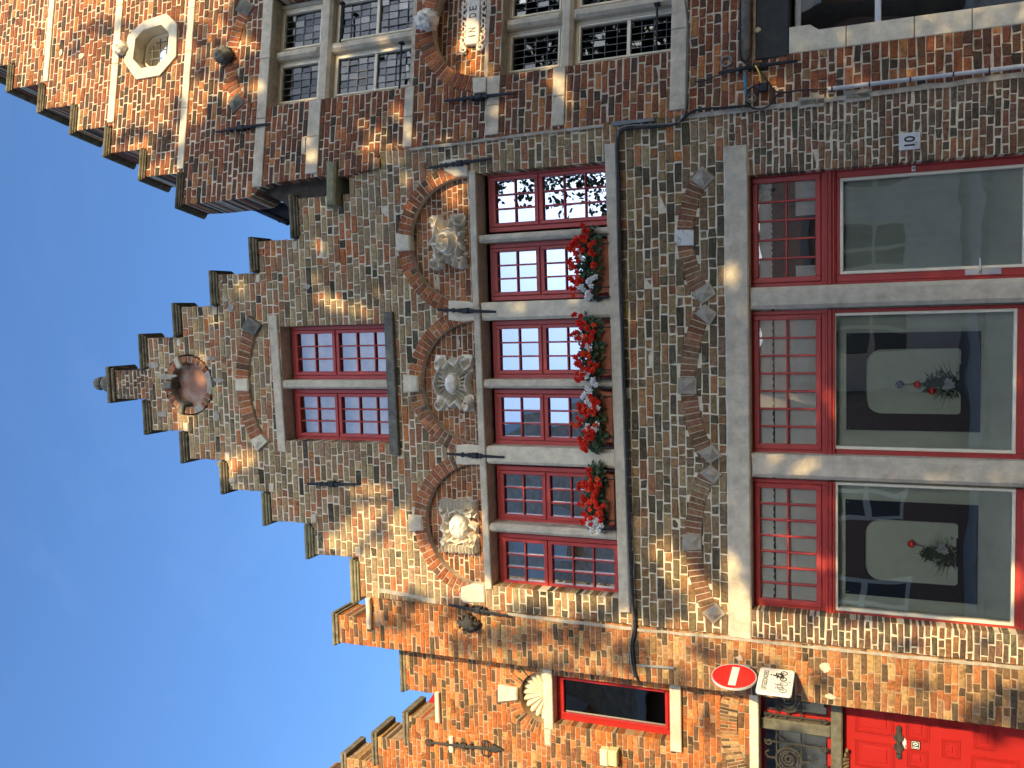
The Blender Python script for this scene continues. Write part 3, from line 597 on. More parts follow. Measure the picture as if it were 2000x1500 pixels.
# shop windows (centre and left)
for L_, lab in (([(1625, 611.6), (1628, 876.5), (1985, 887), (1986.5, 602)], 0), ([(1628.6, 940), (1632.5, 1192), (1982, 1223.5), (1983.5, 956.5)], 1)):
    r = rect(M, L_, GO+.01); a, b = (tr[1+lab][0], tr[1+lab][1]); mb = MB()
    for x0, x1, z0, z1 in ((a, r[0], -.05, dz1), (r[1], b, -.05, dz1), (r[0], r[1], r[2]-.16, r[2]), (r[0], r[1], r[3], dz1)):
        if x1-x0 > .004 and z1-z0 > .004: mb.box(M, x0, x1, z0, z1, GO-.07, GO, ch=.004)
    mb.box(M, a, b, r[2]-.17, r[2]-.045, GO, GO+.025, ch=.006); mb.box(M, a+.008, a+.02, 0, dz1, GO, GO+.01, ch=.003); mb.box(M, b-.02, b-.008, 0, dz1, GO, GO+.01, ch=.003)
    f = mb.build('shop_window', 'red', house)
    mb = MB(); t = .026
    for x0, x1, z0, z1 in ((r[0], r[0]+t, r[2], r[3]), (r[1]-t, r[1], r[2], r[3]), (r[0]+t, r[1]-t, r[2], r[2]+t), (r[0]+t, r[1]-t, r[3]-t, r[3])): mb.box(M, x0, x1, z0, z1, GO-.06, GO+.014, ch=.004)
    mb.build('glazing_bead', 'cream', f)
    MB().add([M.W(r[0]+t, r[2]+t, GO-.02), M.W(r[1]-t, r[2]+t, GO-.02), M.W(r[1]-t, r[3]-t, GO-.02), M.W(r[0]+t, r[3]-t, GO-.02)], [(0, 1, 2, 3)]).build('pane', G_LOW, f)
    if lab: rB = r
    else: rA = r
# door
r = rect(M, [(1640, 348.5), (1641.5, 536.6), (2000, 521), (2000, 320)], GO+.005); a, b = tr[0][0], tr[0][1]; zb_ = M.at(1999, 430, GO)[1]; t = .026
mb = MB(); e = .052
for x0, x1, z0, z1 in ((a, a+.02, 0, dz1), (b-.03, b, 0, dz1), (a+.02, b-.03, dz1-.014, dz1)): mb.box(M, x0, x1, z0, z1, GO-.07, GO+.01, ch=.004)
for x0, x1, z0, z1 in ((a+.022, r[0], .1, dz1-.016), (r[1], b-.032, .1, dz1-.016), (r[0], r[1], r[3], dz1-.016), (r[0], r[1], .1, zb_-.03)): mb.box(M, x0, x1, z0, z1, GO-.06, GO, ch=.004)
door = mb.build('glass_door', 'red', house); mb = MB()
for x0, x1, z0, z1 in ((r[0], r[0]+t, zb_-.03, r[3]), (r[1]-t, r[1], zb_-.03, r[3]), (r[0]+t, r[1]-t, zb_-.03, zb_+.004), (r[0]+t, r[1]-t, r[3]-t, r[3])): mb.box(M, x0, x1, z0, z1, GO-.05, GO+.012, ch=.004)
mb.build('glazing_bead', 'cream', door)
rD = (r[0], r[1], zb_-.03, r[3])
MB().add([M.W(r[0]+t, zb_, GO-.02), M.W(r[1]-t, zb_, GO-.02), M.W(r[1]-t, r[3]-t, GO-.02), M.W(r[0]+t, r[3]-t, GO-.02)], [(0, 1, 2, 3)]).build('pane', G_LOW, door)
h = rect(M, [(1885, 525), (1885, 537), (1956, 536), (1956, 524)], GO+.01); mb = MB().box(M, h[0], h[1], h[2], h[3], GO, GO+.009, ch=.003)
hx = (h[0]+h[1])/2; hz = M.at(1914, 530, GO+.03)[1]
mb.tube([M.W(hx, hz, GO), M.W(hx, hz, GO+.045), M.W(hx+.012, hz, GO+.055), M.W(hx+.11, hz+.003, GO+.055)], [.010, .009, .009, .007], 10)
mb.tube([M.W(hx, hz-.075, GO+.006), M.W(hx, hz-.075, GO+.014)], .014, 12); mb.build('door_handle', 'steel', door, smooth=False)
# interior rooms: floor slabs, side walls and backs behind the facade; roof
mb = MB()
for z0, z1 in ((-.1, 3.12), (3.2, 6.1), (6.2, 8.2)):
    wdt = (XL+.05, XR-.05) if z1 < 6.2 else (-1.9, .65)
    mb.box(M, wdt[0], wdt[0]+.05, z0, z1, -3, -.28).box(M, wdt[1]-.05, wdt[1], z0, z1, -3, -.28).box(M, wdt[0], wdt[1], z0, z1, -3.05, -3.0).box(M, wdt[0], wdt[1], z0-.03, z0, -3, -.28).box(M, wdt[0], wdt[1], z1, z1+.03, -3, -.28)
mb.build('room', 'inner', house)
mb = MB(); RZ, EZ = 9.0, 6.5; mb.prism(M, [(XL+.1, EZ), (XR-.1, EZ), (GX, RZ)], -7, -.31); mb.build('roof', 'tile', house)
MB().box(M, XL+.02, XR-.02, 0, EZ, -7, -3.1).build('rear_wall', 'whitewash', house)
# pale curtain seen behind the attic panes
tw = (min(wL[0], wR[0]), max(wL[1], wR[1]))
MB().box(M, tw[0], tw[1], zb-.1, zt_w+.1, -.44, -.43).build('curtain', 'blueish', house)
mb = MB()
for x in (wR[0]+.10, wR[0]+.30, wL[0]+.12, wL[0]+.32): mb.box(M, x, x+.035, zb, zt_w, -.40, -.385)
for k in (.2, .45, .7): z = zb+(zt_w-zb)*k; mb.box(M, tw[0], tw[1], z, z+.05, -.395, -.38)
mb.build('inner_window_bars', tinted('shade_blue', (.36, .40, .46)), house)
# repairs in mortar and plaster
def smear(fr, P, wd, parent, m_='cement', o=.0125):
    for (a, b), (c, d) in zip(P, P[1:]):
        A, B = fr.at(a, b), fr.at(c, d); L = math.hypot(B[0]-A[0], B[1]-A[1]); n = max(3, int(L/.05)); dx, dz = (B[0]-A[0])/L, (B[1]-A[1])/L; e1, e2 = [], []
        for k in range(n+1):
            t = L*k/n; w1 = wd*(1+.7*mnoise.noise(Vector((t*6+a, 0, 1)))); w2 = wd*(1+.7*mnoise.noise(Vector((t*6+b, 5, 1)))); x, z = A[0]+dx*t, A[1]+dz*t
            e1.append((x-dz*w1, z+dx*w1)); e2.append((x+dz*w2, z-dx*w2))
        mb = MB(); V = [fr.W(*p, o) for p in e1]+[fr.W(*p, o-.0) for p in e2]; mb.add(V, [(k, k+1, n+2+k, n+1+k) for k in range(n)]); mb.build('mortar_repair', m_, parent)
def patch(fr, px, py, rx, rz, parent, m_='cement', seed=0, o=.0135):
    x, z = fr.at(px, py); P = []; rx *= .8; rz *= .8
    for k in range(40):
        t = 2*PI*k/40; q = 1+.40*mnoise.noise(Vector((math.cos(t)*1.6+seed, math.sin(t)*1.6, seed)))+.10*mnoise.noise(Vector((math.cos(t)*5+seed, math.sin(t)*5, seed))); P.append((x+rx*q*math.cos(t), z+rz*q*math.sin(t)))
    MB().prism(fr, P, 0, o).build('plaster_patch', m_, parent)
for i, (px, py, rx, rz) in enumerate(((300, 712, .05, .10), (325, 735, .045, .16), (318, 808, .05, .09), (428, 742, .03, .10), (424, 812, .07, .05), (410, 700, .025, .10), (452, 600, .05, .05), (441, 585, .03, .06), (486, 628, .04, .05), (433, 905, .03, .09), (455, 938, .035, .06), (742, 575, .02, .02), (600, 560, .03, .06))): patch(M, px, py, rx, rz, house, seed=i*3.7)
smear(M, [(740, 1153), (792, 1160), (852, 1175)], .022, house); smear(M, [(990, 1198), (1100, 1212), (1234, 1227)], .016, house); smear(M, [(1245, 1229), (1400, 1243), (1700, 1275), (2000, 1304)], .014, house)
# wall anchors
for a_, b_ in (((838, 328), (960, 310)), ((855, 605), (968, 609)), ((873, 886), (985, 893)), ((600, 945), (699, 945.5))): anchor(M, a_, b_, house)
ao = anchor(M, (879, 1179), (994, 1200), house, .05)

BM = ['mortar', 'brick_o']
# ================================================================== RIGHT HOUSE
def RA(px, py, o=0): return RH.at(px, py, o)
rhouse = thing('stepped_gable_house', 'dark red brick house with grey stone bands, octagonal window and leaded casements, at the right', 'house', RH.W(1.5, 0, 0))
caps = [(349, 366), (277.5, 318), (211.5, 275), (145, 234), (84, 190), (20, 146)]; cz_ = [RA(*c)[1] for c in caps]
st = (cz_[-1]-cz_[0])/5; cz_ = [cz_[0]+st*i for i in range(8)]
ry = [RA(320, 341)[0], RA(250, 297)[0], RA(180, 255)[0], RA(115, 212)[0], RA(55, 168)[0]]; sx_ = (ry[-1]-ry[0])/4; ry = [ry[0]+sx_*i for i in range(7)]
xl = RA(383, 396)[0]; cen = ry[-1]+.35; TC = .075
lb = pts(RH, [(2000, 144), (1530, 205), (1200, 243), (800, 290), (740, 297), (735, 328), (667, 345), (641, 342), (533, 357), (507, 366), (490, 385), (400, 396)])
top = [(xl, cz_[0]-TC)]
for i in range(7): top += [(ry[i], cz_[i]-TC), (ry[i], cz_[i+1]-TC)]
outl_r = [(lb[0][0], -.2)]+[(p[0], p[1]) for p in lb]+top+[(2*cen-x, z) for x, z in top[::-1]]+[(2*cen-xl, -.2)]
hr = []
# attic cross window
ax0 = RA(660, 190)[0]; az1 = RA(521, 208)[1]; az0 = RA(803, 130)[1]; amx = RA(660, 82)[0]; ax1 = 2*amx-ax0
hr.append([(ax0, az0), (ax1, az0), (ax1, az1), (ax0, az1)])
fx0 = RA(1100, 131)[0]; fz1 = RA(975, 148)[1]; fz0 = RA(1330, 92)[1]; fmx = RA(1050, 29)[0]; fx1 = 2*fmx-fx0
hr.append([(fx0, fz0), (fx1, fz0), (fx1, fz1), (fx0, fz1)])
oct_o = pts(RH, [(284, 42.7), (328, 28), (349, 49), (347, 112), (315, 149), (269, 157), (245, 123), (253, 71)])
oct_i = pts(RH, [(283, 61), (318, 50), (333, 66), (330, 106), (309, 130), (279, 135), (263, 117), (268, 78)])
hr.append(inset(oct_o if sum(oct_o[i][0]*oct_o[(i+1) % 8][1]-oct_o[(i+1) % 8][0]*oct_o[i][1] for i in range(8)) > 0 else oct_o[::-1], .03))
acx = RA(860, 48)[0]; axl = RA(928, 152)[0]; ar = acx-axl; acz = RA(948, 150)[1]; ar1 = ar+.15
hr.append([(acx+ar1*math.cos(PI*i/30), acz+ar1*math.sin(PI*i/30)) for i in range(31)])
sm, shole, info = seg_arch(RH, (463, 112), (483, 200), (499, 14), .15, 22, -.1, .012, rhouse, PAL_ARCH); hr.append(shole)
sx0 = RA(1542, 106)[0]; sz1 = RA(1475, 100)[1]; hr.append([(sx0, -.3), (4.6, -.3), (4.6, sz1), (sx0, sz1)])
wr_ = brickwork(RH, outl_r, hr, 0, .42, PAL_RIGHT, .068, (.18, .095), .0095, edge_deep=.41, bj=.006); wr_.build('brick_wall', BM, rhouse)
sm.build('relieving_arch', BM, rhouse)
mb = MB(); voussoirs(mb, RH, acx, acz, ar, ar1, 0, PI, 34, -.2, .015, PAL_ARCH, False); mb.build('blind_arch', BM, rhouse)
brickwork(RH, [(acx+(ar+.02)*math.cos(PI*i/24), acz+(ar+.02)*math.sin(PI*i/24)) for i in range(25)], [], -.12, .12, PAL_RIGHT+PAL_ORANGE[:2], .055, (.15, .08), .008, proud=.005).build('tympanum', BM, rhouse)
for i in range(7):
    a = (xl if i == 0 else ry[i-1]+.005)-(.05 if i == 0 else 0); b = ry[i]-.004
    a = (ry[i-1] if i else xl)-.055; coping(RH, (a, b, cz_[i]), rhouse, .42, TC); coping(RH, (2*cen-b, 2*cen-a, cz_[i]), rhouse, .42, TC)
coping(RH, (ry[6]-.055, 2*cen-ry[6]+.055, cz_[7]), rhouse, .42, TC)
def band(x0, x1, za, zb_, m_='stone', name='stone_band'): stone_obj(name, RH, [(x0, za), (x1, za), (x1, zb_), (x0, zb_)], -.05, .020, rhouse, m_, .006)
RX = 2*cen-xl
for a, b, py, sx in ((95, 85, 160, 0), (224, 211, 240, 1), (360, 347, 331, 2)):
    za, zb_ = RA(a, py)[1], RA(b, py)[1]; x = RA((a+b)/2, py)[0]; zm = (za+zb_)/2
    xx = x; L = 0
    while xx < 2*cen-x-.05: e = min(xx+random.uniform(.5, .8), 2*cen-x); band(xx+.002, e-.002, za, zb_, 'stone_l'); xx = e
b4 = (RA(516, 315)[1], RA(497, 315)[1]); xx = RA(506, 366)[0]
while xx < RX-.1: e = min(xx+random.uniform(.6, .9), RX); band(xx+.002, e-.002, b4[0], b4[1]); xx = e
for a, b, p0, p1 in ((621, 597, 340, 199), (805, 787, 288, 178), (974, 949, 264, 149), (1102, 1078, 246, 131)):
    za, zb_ = RA(a, p0)[1], RA(b, p0)[1]; xm = (RA((a+b)/2, p0)[0]); xe = ax0 if a < 900 else fx0; mid = (xm+xe)/2
    band(xm, mid-.002, za, zb_); band(mid+.002, xe+.0, za, zb_)
za, zb_ = RA(1339, 216)[1], RA(1308, 216)[1]; band(RA(1320, 216)[0], fx0+.2, za, zb_); band(fx0+.204, fx1+.3, za, zb_)
# stone crosses and casements
def cross_window(x0, x1, z0, z1, mx, mw, tza, tzb, rows, o=-.20):
    mb = MB(); mb.box(RH, mx-mw/2, mx+mw/2, z0, tza, -.30, -.07, ch=.03).box(RH, mx-mw/2, mx+mw/2, tzb, z1, -.30, -.07, ch=.03)
    mb.build('stone_mullion', 'stone', rhouse)
    MB().box(RH, x0, x1, tza, tzb, -.30, -.06, ch=.03).build('stone_transom', 'stone', rhouse)
    MB().box(RH, x0, x0+.05, z0, z1, -.30, -.12, ch=.02).build('stone_reveal', 'stone', rhouse); MB().box(RH, x1-.05, x1, z0, z1, -.30, -.12, ch=.02).build('stone_reveal', 'stone', rhouse)
    for a, b in ((x0+.05, mx-mw/2), (mx+mw/2, x1-.05)):
        for c, d, lt in ((z0, tza, [(1, 2, 1)]), (tzb, z1-.004, [(1, 1, 1)])):
            f = window(RH, (a, b, c, d), o+.04, lt, rhouse, 'cream', None, .036, .020, .035)
            R = (a+.056, b-.056, c+.056, d-.056); pb = MB(); rw = 8 if lt[0][1] > 1 else 4; cw = 5     # coloured lead lights
            for r in range(rw):
                for k in range(cw):
                    q = [R[0]+(R[1]-R[0])*k/cw, R[0]+(R[1]-R[0])*(k+1)/cw, R[2]+(R[3]-R[2])*r/rw, R[2]+(R[3]-R[2])*(r+1)/rw]; t = [random.uniform(-.004, .004) for _ in range(3)]; oo = o+.012
                    pb.add([RH.W(q[0], q[2], oo+t[0]), RH.W(q[1], q[2], oo+t[1]), RH.W(q[1], q[3], oo+t[1]+t[2]), RH.W(q[0], q[3], oo+t[0]+t[2])], [(0, 1, 2, 3)])
            pb.build('leaded_glass', G_DARK, f); lm = MB()
            for k in range(1, cw): x = R[0]+(R[1]-R[0])*k/cw; lm.box(RH, x-.002, x+.002, R[2], R[3], oo+.004, oo+.010)
            for k in range(1, rw): z = R[2]+(R[3]-R[2])*k/rw; lm.box(RH, R[0], R[1], z-.002, z+.002, oo+.004, oo+.010)
            lm.build('lead_came', 'lead', f)
cross_window(ax0, ax1, az0, az1, amx, .10, RA(641, 150, -.06)[1], RA(619, 150, -.06)[1], 3)
cross_window(fx0, fx1, fz0, fz1, fmx, .10, RA(1117, 80, -.06)[1], RA(1095, 80, -.06)[1], 3)
for (pa, pb_) in (((779, 77), (779, 168)), ((658, 77), (658, 0)), ((1281, 0), (1281, 92))):
    a = RA(*pa, .0); b = RA(*pb_, .0)
    mb = MB().tube([RH.W(a[0], a[1], -.06), RH.W(b[0], a[1], -.06)], .011, 8); mb.box(RH, max(a[0], b[0])-.02, max(a[0], b[0]), a[1]-.025, a[1]+.025, -.09, -.03, ch=.008); mb.build('iron_bar', 'iron', rhouse)
mb = MB(); mb.ring(RH, oct_o, oct_i, -.30, .03); mb.build('octagon_surround', 'stone_l', rhouse, bevel=.008)
oc = (sum(p[0] for p in oct_i)/8, sum(p[1] for p in oct_i)/8)
def sc(P, k): return [(oc[0]+(x-oc[0])*k, oc[1]+(z-oc[1])*k) for x, z in P]
f = MB().ring(RH, sc(oct_i, 1.0), sc(oct_i, .90), -.22, -.14).ring(RH, sc(oct_i, .92), sc(oct_i, .84), -.20, -.125).build('octagon_window', 'cream', rhouse)
g = MB(); g.add([RH.W(x, z, -.17) for x, z in sc(oct_i, .88)], [tuple(range(8))]); g.build('pane', G_MID, f)
ox = [min(p[0] for p in oct_i), max(p[0] for p in oct_i)]; oz = [min(p[1] for p in oct_i), max(p[1] for p in oct_i)]; mb = MB()
for k in (1, 2, 3, 4):
    x = ox[0]+(ox[1]-ox[0])*k/5; z = oz[0]+(oz[1]-oz[0])*k/5; hh = .5 if k in (2, 3) else .3
    mb.box(RH, x-.003, x+.003, oc[1]-(oz[1]-oz[0])*hh*.8, oc[1]+(oz[1]-oz[0])*hh*.8, -.168, -.162).box(RH, oc[0]-(ox[1]-ox[0])*hh*.8, oc[0]+(ox[1]-ox[0])*hh*.8, z-.003, z+.003, -.168, -.162)
mb.build('lead_came', 'lead', f)
for p, s_, o_ in (((243, 97), .085, .05), ((446, 112), .10, .07), ((845, 48), .11, .10)):
    x, z = RA(*p); carved_head(RH, x, z, o_, s_, rhouse, m_='stone_d' if p[0] == 446 else 'relief')
for P in ([(472, -4), (498, 11), (485, 35), (461, 21)], [(465, 180), (480, 201), (457, 223), (448, 201)]): diamond_stone(RH, pts(RH, P), rhouse, 'stone_d')
# plaque in the arch
q = rect(RH, [(905, -8), (905, 81), (931, 79), (931, -8)]); mb = MB().box(RH, q[0], q[1], q[2], q[3], -.12, -.06, None, 0, .008)
for sx in (0, 1):
    for k in range(9):
        t = k/8; x = q[0]+(q[1]-q[0])*t; z = q[2]-.035 if sx == 0 else q[3]+.035
        mb.tube([RH.W(x+.03*math.cos(a*PI/5+k), z+.022*math.sin(a*PI/5+k), -.085) for a in range(9)], [.014-.001*a for a in range(9)], 6)
for zz in (0, 1): mb.tube([RH.W(q[0]-.035+.045*(1-a/12)*math.cos(a*PI/4), (q[2] if zz else q[3])+(-.02 if zz else .02)+.045*(1-a/12)*math.sin(a*PI/4), -.08) for a in range(11)], .014, 6)
pq = mb.build('name_plaque', 'relief', rhouse)
mb = MB(); zc_ = (q[2]+q[3])/2; xs = RA(918, 72, -.06)[0]
for ch_, py in (('I', 71), ('N', 59), ('D', 31), ('E', 17)): text(mb, ch_, RH, RA(918, py, -.06)[0], zc_, -.058, (q[3]-q[2])*.55, None if ch_ == 'I' else .045)
mb.build('carved_letters', 'stone_d', pq)
x, z = RA(945, 150); stone_obj('springer_stone', RH, pts(RH, [(924, 153), (926, 184), (951, 181), (951, 151)]), -.1, .022, rhouse, 'stone_l')
# corbelled corner above the neighbour's gable
crn = pts(RH, [(641, 340), (641, 404), (556, 404), (545, 392), (500, 368), (533, 352)])
MB().prism(RH, crn, -.42, -.10).build('corbelled_corner', mat('weathered_masonry', (.055, .045, .035), .95, .5, 9, 1, 22), rhouse)
q = pts(RH, [(641, 316), (641, 403), (658, 400), (660, 318)]); stone_obj('corbel_stone', RH, q, -.3, .05, rhouse, 'coping_y', .02)
q = pts(RH, [(500, 368), (533, 357), (533, 377), (505, 388)]); 
gt = pts(RH, [(468, 392), (560, 436), (566, 430), (566, 398), (500, 388)], -.62); mb = MB().prism(RH, gt, -.9, -.62); 
a = RA(468, 394, -.60); b = RA(563, 436, -.60); mb.tube([RH.W(a[0], a[1], -.6), RH.W(b[0], b[1], -.6)], .03, 8)
for k in (.28, .82): x, z = a[0]+(b[0]-a[0])*k, a[1]+(b[1]-a[1])*k; mb.tube([RH.W(x, z, -.6), RH.W(x+(b[0]-a[0])*.03, z+(b[1]-a[1])*.03, -.6)], .036, 8)
mb.build('roof_gutter', 'gutter', rhouse)
# ground floor: shop window
jz = RA(1541, 80)[1]; jw = RA(1542, 54)[0]-sx0; gxr = 3.9
MB().box(RH, sx0-.02, gxr, jz, sz1, -.25, .012, ch=.01).build('dark_fascia', tinted('black_stone', (.03, .032, .032), .3), rhouse)
zz = jz
for a, h_ in ((.46, 0), (.98, 0), (1.4, 0)): 
    stone_obj('jamb_stone', RH, [(sx0, max(-.1, jz-a)+.004), (sx0+jw-(.055 if a > .5 else .04), max(-.1, jz-a)+.004), (sx0+jw-(.055 if a > .5 else 0), zz-.002), (sx0, zz-.002)] if a > .5 else [(sx0, jz-a+.004), (sx0+jw-.055, jz-a+.004), (sx0+jw-.055, jz-.24), (sx0+jw, jz-.17), (sx0+jw, zz-.002), (sx0, zz-.002)], -.25, .01, rhouse, 'stone_l', .006); zz = jz-a
stone_obj('jamb_stone', RH, [(sx0, -.1), (sx0+jw-.055, -.1), (sx0+jw-.055, zz-.002), (sx0, zz-.002)], -.25, .01, rhouse, 'stone_l', .006)
f = MB(); wx0 = sx0+jw-.06; wz1 = jz-.03; zt_ = RA(1715, 20, -.2)[1]
for a, b, c, d in ((wx0, wx0+.05, 0, wz1), (wx0+.05, gxr, wz1-.05, wz1), (wx0+.05, gxr, zt_-.025, zt_+.025), (wx0+1.0, wx0+1.05, 0, wz1-.05)): f.box(RH, a, b, c, d, -.26, -.19, ch=.006)
f = f.build('shop_window', tinted('white_frame', (.55, .57, .6)), rhouse); MB().add([RH.W(wx0, 0, -.22), RH.W(gxr, 0, -.22), RH.W(gxr, wz1, -.22), RH.W(wx0, wz1, -.22)], [(0, 1, 2, 3)]).build('pane', glass('glass_dark_shop', .3, (.5, .55, .58)), f)
x, z = RA(1457, 126); mb = MB(); mb.tube([RH.W(x, z, .05), RH.W(x+.02, z, .065), RH.W(x+.06, z, .07), RH.W(3.8, z, .07)], [.02, .04, .048, .048], 12); mb.build('stone_drip_roll', 'stone_d', rhouse, smooth=True)
x, z = RA(1419.5, 121); MB().tube([RH.W(x+.045*math.cos(t*PI/10), z+.045*math.sin(t*PI/10), .012) for t in range(21)], .010, 6).build('wall_ring', 'lead', rhouse)
for a_, b_ in (((422, 258), (526, 242)), ((868, 198), (1007, 182)), ((1403, 142), (1558, 119))): anchor(RH, a_, b_, rhouse)
mb = MB()
for z0, z1 in ((-.1, sz1), (sz1+.1, 6.1), (6.2, 8.4), (8.5, 10)):
    a, b = (.1, 3.9) if z1 < 9 else (.9, 2.6); mb.box(RH, a, a+.05, z0, z1, -3, -.44).box(RH, b-.05, b, z0, z1, -3, -.44).box(RH, a, b, z0, z1, -3.05, -3).box(RH, a, b, z0-.03, z0, -3, -.44).box(RH, a, b, z1, z1+.03, -3, -.44)
mb.build('room', 'inner', rhouse)
mb = MB(); mb.prism(RH, [(.05, 7.6), (3.0, 7.6), (cen, 10.9)], -7, -.44); mb.build('roof', 'tile', rhouse)
mb = MB(); mb.box(RH, -.0, .08, 0, 7.6, -7, -.43).box(RH, .1, RX-.1, 0, 7.6, -7, -3.1); mb.build('rear_wall', 'whitewash', rhouse)

smear(RH, [(800, 292), (900, 281), (1010, 266), (1180, 246)], .014, rhouse); smear(RH, [(1330, 230), (1530, 207), (1700, 185), (2000, 146)], .022, rhouse); smear(RH, [(1560, 203), (1610, 197)], .05, rhouse); smear(RH, [(1650, 190), (1700, 184)], .05, rhouse)
for i, (px, py, rx, rz) in enumerate(((95, 92, .02, .06), (120, 103, .05, .03), (160, 110, .04, .05), (1480, 60, .03, .03), (560, 240, .02, .02))): patch(RH, px, py, rx, rz, rhouse, 'stone', seed=i*2.2)
BM = ['mortar_o', 'brick_o']
# ================================================================== PIER AND LEFT HOUSE
PE = -3.492
pier = thing('brick_pier', 'tall orange brick pier with stone-capped block on top, beside the red panelled door', 'wall', ((XL+PE)/2, 0, 0))
pzt = M.at(719, 1190)[1]; pbx = M.at(700, 1206)[0]; pbt = M.at(651, 1230)[1]
outl_p = [(PE, -.2), (XL-.012, -.2), (XL-.012, pzt-.05), (pbx, pzt-.05), (pbx, pbt-.07), (PE, pbt-.07)]
pw = brickwork(M, outl_p, [], -.004, .40, lambda x, z: PAL_ORANGE if z > 5.6+random.gauss(0, .4) else PAL_PIER, .0545, (.165, .082), .0055, edge_deep=.39); pw.build('brick_wall', BM, pier)
for i, (px, py, rx, rz) in enumerate(((1612, 1302, .06, .05), (1622, 1360, .03, .05), (1445, 1285, .035, .035))): patch(M, px, py, rx, rz, pier, 'stone', seed=i*5.1, o=.010)
MB().box(M, PE-.03, pbx+.03, pbt-.035, pbt, -.43, .03, ch=.008).box(M, PE-.015, pbx+.015, pbt-.07, pbt-.0352, -.42, .015, ch=.006).build('coping_stone', 'coping', pier)
MB().box(M, pbx-.10, XL+.0, pzt-.05, pzt, -.41, .055, ch=.012).build('ledge_stone', 'stone_l', pier)
MB().box(M, pbx+.04, XL-.02, pzt+.01, pzt+.13, -.8, -.42, ch=.01).build('rear_coping', 'coping', pier)
x, z = M.at(918, 1214)                                                   # wrought ornament
mb = MB()
for k in range(4):
    t = PI/2*k; dx, dz = math.cos(t), math.sin(t); L = .13 if k % 2 else .10
    mb.tube([M.W(x+dx*L*s_, z+dz*L*s_, .03+.05*(1-s_)) for s_ in (0, .25, .5, .75, 1)], [.035, .045, .03, .032, .012], 8)
    for s2 in (-1, 1): mb.tube([M.W(x+dx*L*.7+(-dz)*s2*(.02+.035*math.sin(a*PI/6)), z+dz*L*.7+dx*s2*(.02+.035*math.sin(a*PI/6))-.0, .04+.006*a) for a in range(6)], .012, 6)
mb.lathe(M.W(x, z-.02, .07), [(.0, -.06), (.05, -.04), (.06, 0), (.045, .04), (.0, .06)], 12); mb.tube([M.W(x, z-.02, .05), M.W(x-.03, z-.07, .12), M.W(x-.02, z-.12, .10)], [.03, .03, .008], 8)
mb.build('iron_ornament', 'iron_o', pier, smooth=True)

lhouse = thing('red_door_house', 'orange brick house with shell niche and red panelled door, set back behind the brick pier', 'house', (-4.5, .35, 0))
def LA(px, py, o=0): return LH.at(px, py, o)
z1_ = LA(783, 1318)[1]; x1_ = LA(820, 1350)[0]; z2_ = LA(853, 1385)[1]; x2_ = LA(820, 1403)[0]; z3_ = LA(789, 1440)[1]; x3_ = LA(760, 1443)[0]; z4_ = LA(728, 1475)[1]; x4_ = LA(700, 1484)[0]; z5_ = LA(668, 1495)[1]
dz_ = z5_-z4_; dx_ = x4_-x3_; CT = .07
op = [(-3.3, -.2), (-3.3, z1_-CT), (x1_, z1_-CT), (x1_, z2_-.05), (x2_, z2_-.05), (x2_, z3_-CT), (x3_, z3_-CT), (x3_, z4_-CT), (x4_, z4_-CT), (x4_, z5_-CT), (x4_+dx_, z5_-CT), (x4_+dx_, z5_+dz_-CT), (x4_+2.5*dx_, z5_+dz_-CT), (x4_+2.5*dx_, z5_-CT), (x4_+3.5*dx_, z5_-CT), (x4_+3.5*dx_, z4_-CT), (-6.2, z4_-CT), (-6.2, -.2)]
hl = []
scx = LA(1060, 1363)[0]; scz = LA(1062, 1363)[1]; sr = scx-LA(1060, 1412)[0]; sr1 = sr+.14
hl.append([(scx+sr1*math.cos(PI*i/24), scz+sr1*math.sin(PI*i/24)) for i in range(25)])
lw0 = LA(1200, 1431)[0]; lw1 = 2*scx-lw0; lwz1 = LA(1081, 1400)[1]; lwz0 = LA(1311, 1440)[1]
hl.append([(lw0, lwz0-.11), (lw1, lwz0-.11), (lw1, scz), (lw0, scz)])
dzt = LA(1482, 1430)[1]; ddx0 = -5.0; ddx1 = -3.34; hl.append([(ddx0, -.3), (ddx1, -.3), (ddx1, dzt+.08), (ddx0, dzt+.08)])
sm, sh, info = seg_arch(LH, (1440, 1413), (1446, 1362), (1458, 1498), .165, 26, -.1, .010, lhouse, PAL_PIER, True, .05); hl.append(sh)
brickwork(LH, op, hl, 0, .40, PAL_ORANGE, .0545, (.165, .082), .0055, edge_deep=.39).build('brick_wall', BM, lhouse)
sm.build('relieving_arch', BM, lhouse)
for a, b, z in ((x1_, -3.3, z1_), (x3_+.004, x2_+.05, z3_), (x4_+.004, x3_+.05, z4_), (x4_+dx_+.004, x4_+.05, z5_)):
    MB().box(LH, a-.03, b, z-.035, z, -.43, .03, ch=.008).box(LH, a-.015, b, z-CT, z-.0352, -.42, .015, ch=.006).build('coping_stone', 'coping', lhouse)
MB().box(LH, x2_, x1_+.03, z2_-.05, z2_, -.41, .05, ch=.01).build('ledge_stone', 'stone_l', lhouse)
MB().box(LH, x3_-.02, x3_+.16, z3_-CT-.55, z3_-CT-.50, -.1, .04, ch=.01).build('ledge_stone', 'stone_l', lhouse)
q = pts(LH, [(849, 1352), (818, 1396), (860, 1402), (862, 1352)], -1.3); MB().prism(LH, q, -2.2, -1.3).build('dormer_gable', 'red_door', lhouse)
mb = MB(); voussoirs(mb, LH, scx, scz, sr, sr1, .0, PI, 30, -.13, .008, PAL_ORANGE, True); mb.build('niche_arch', BM, lhouse)
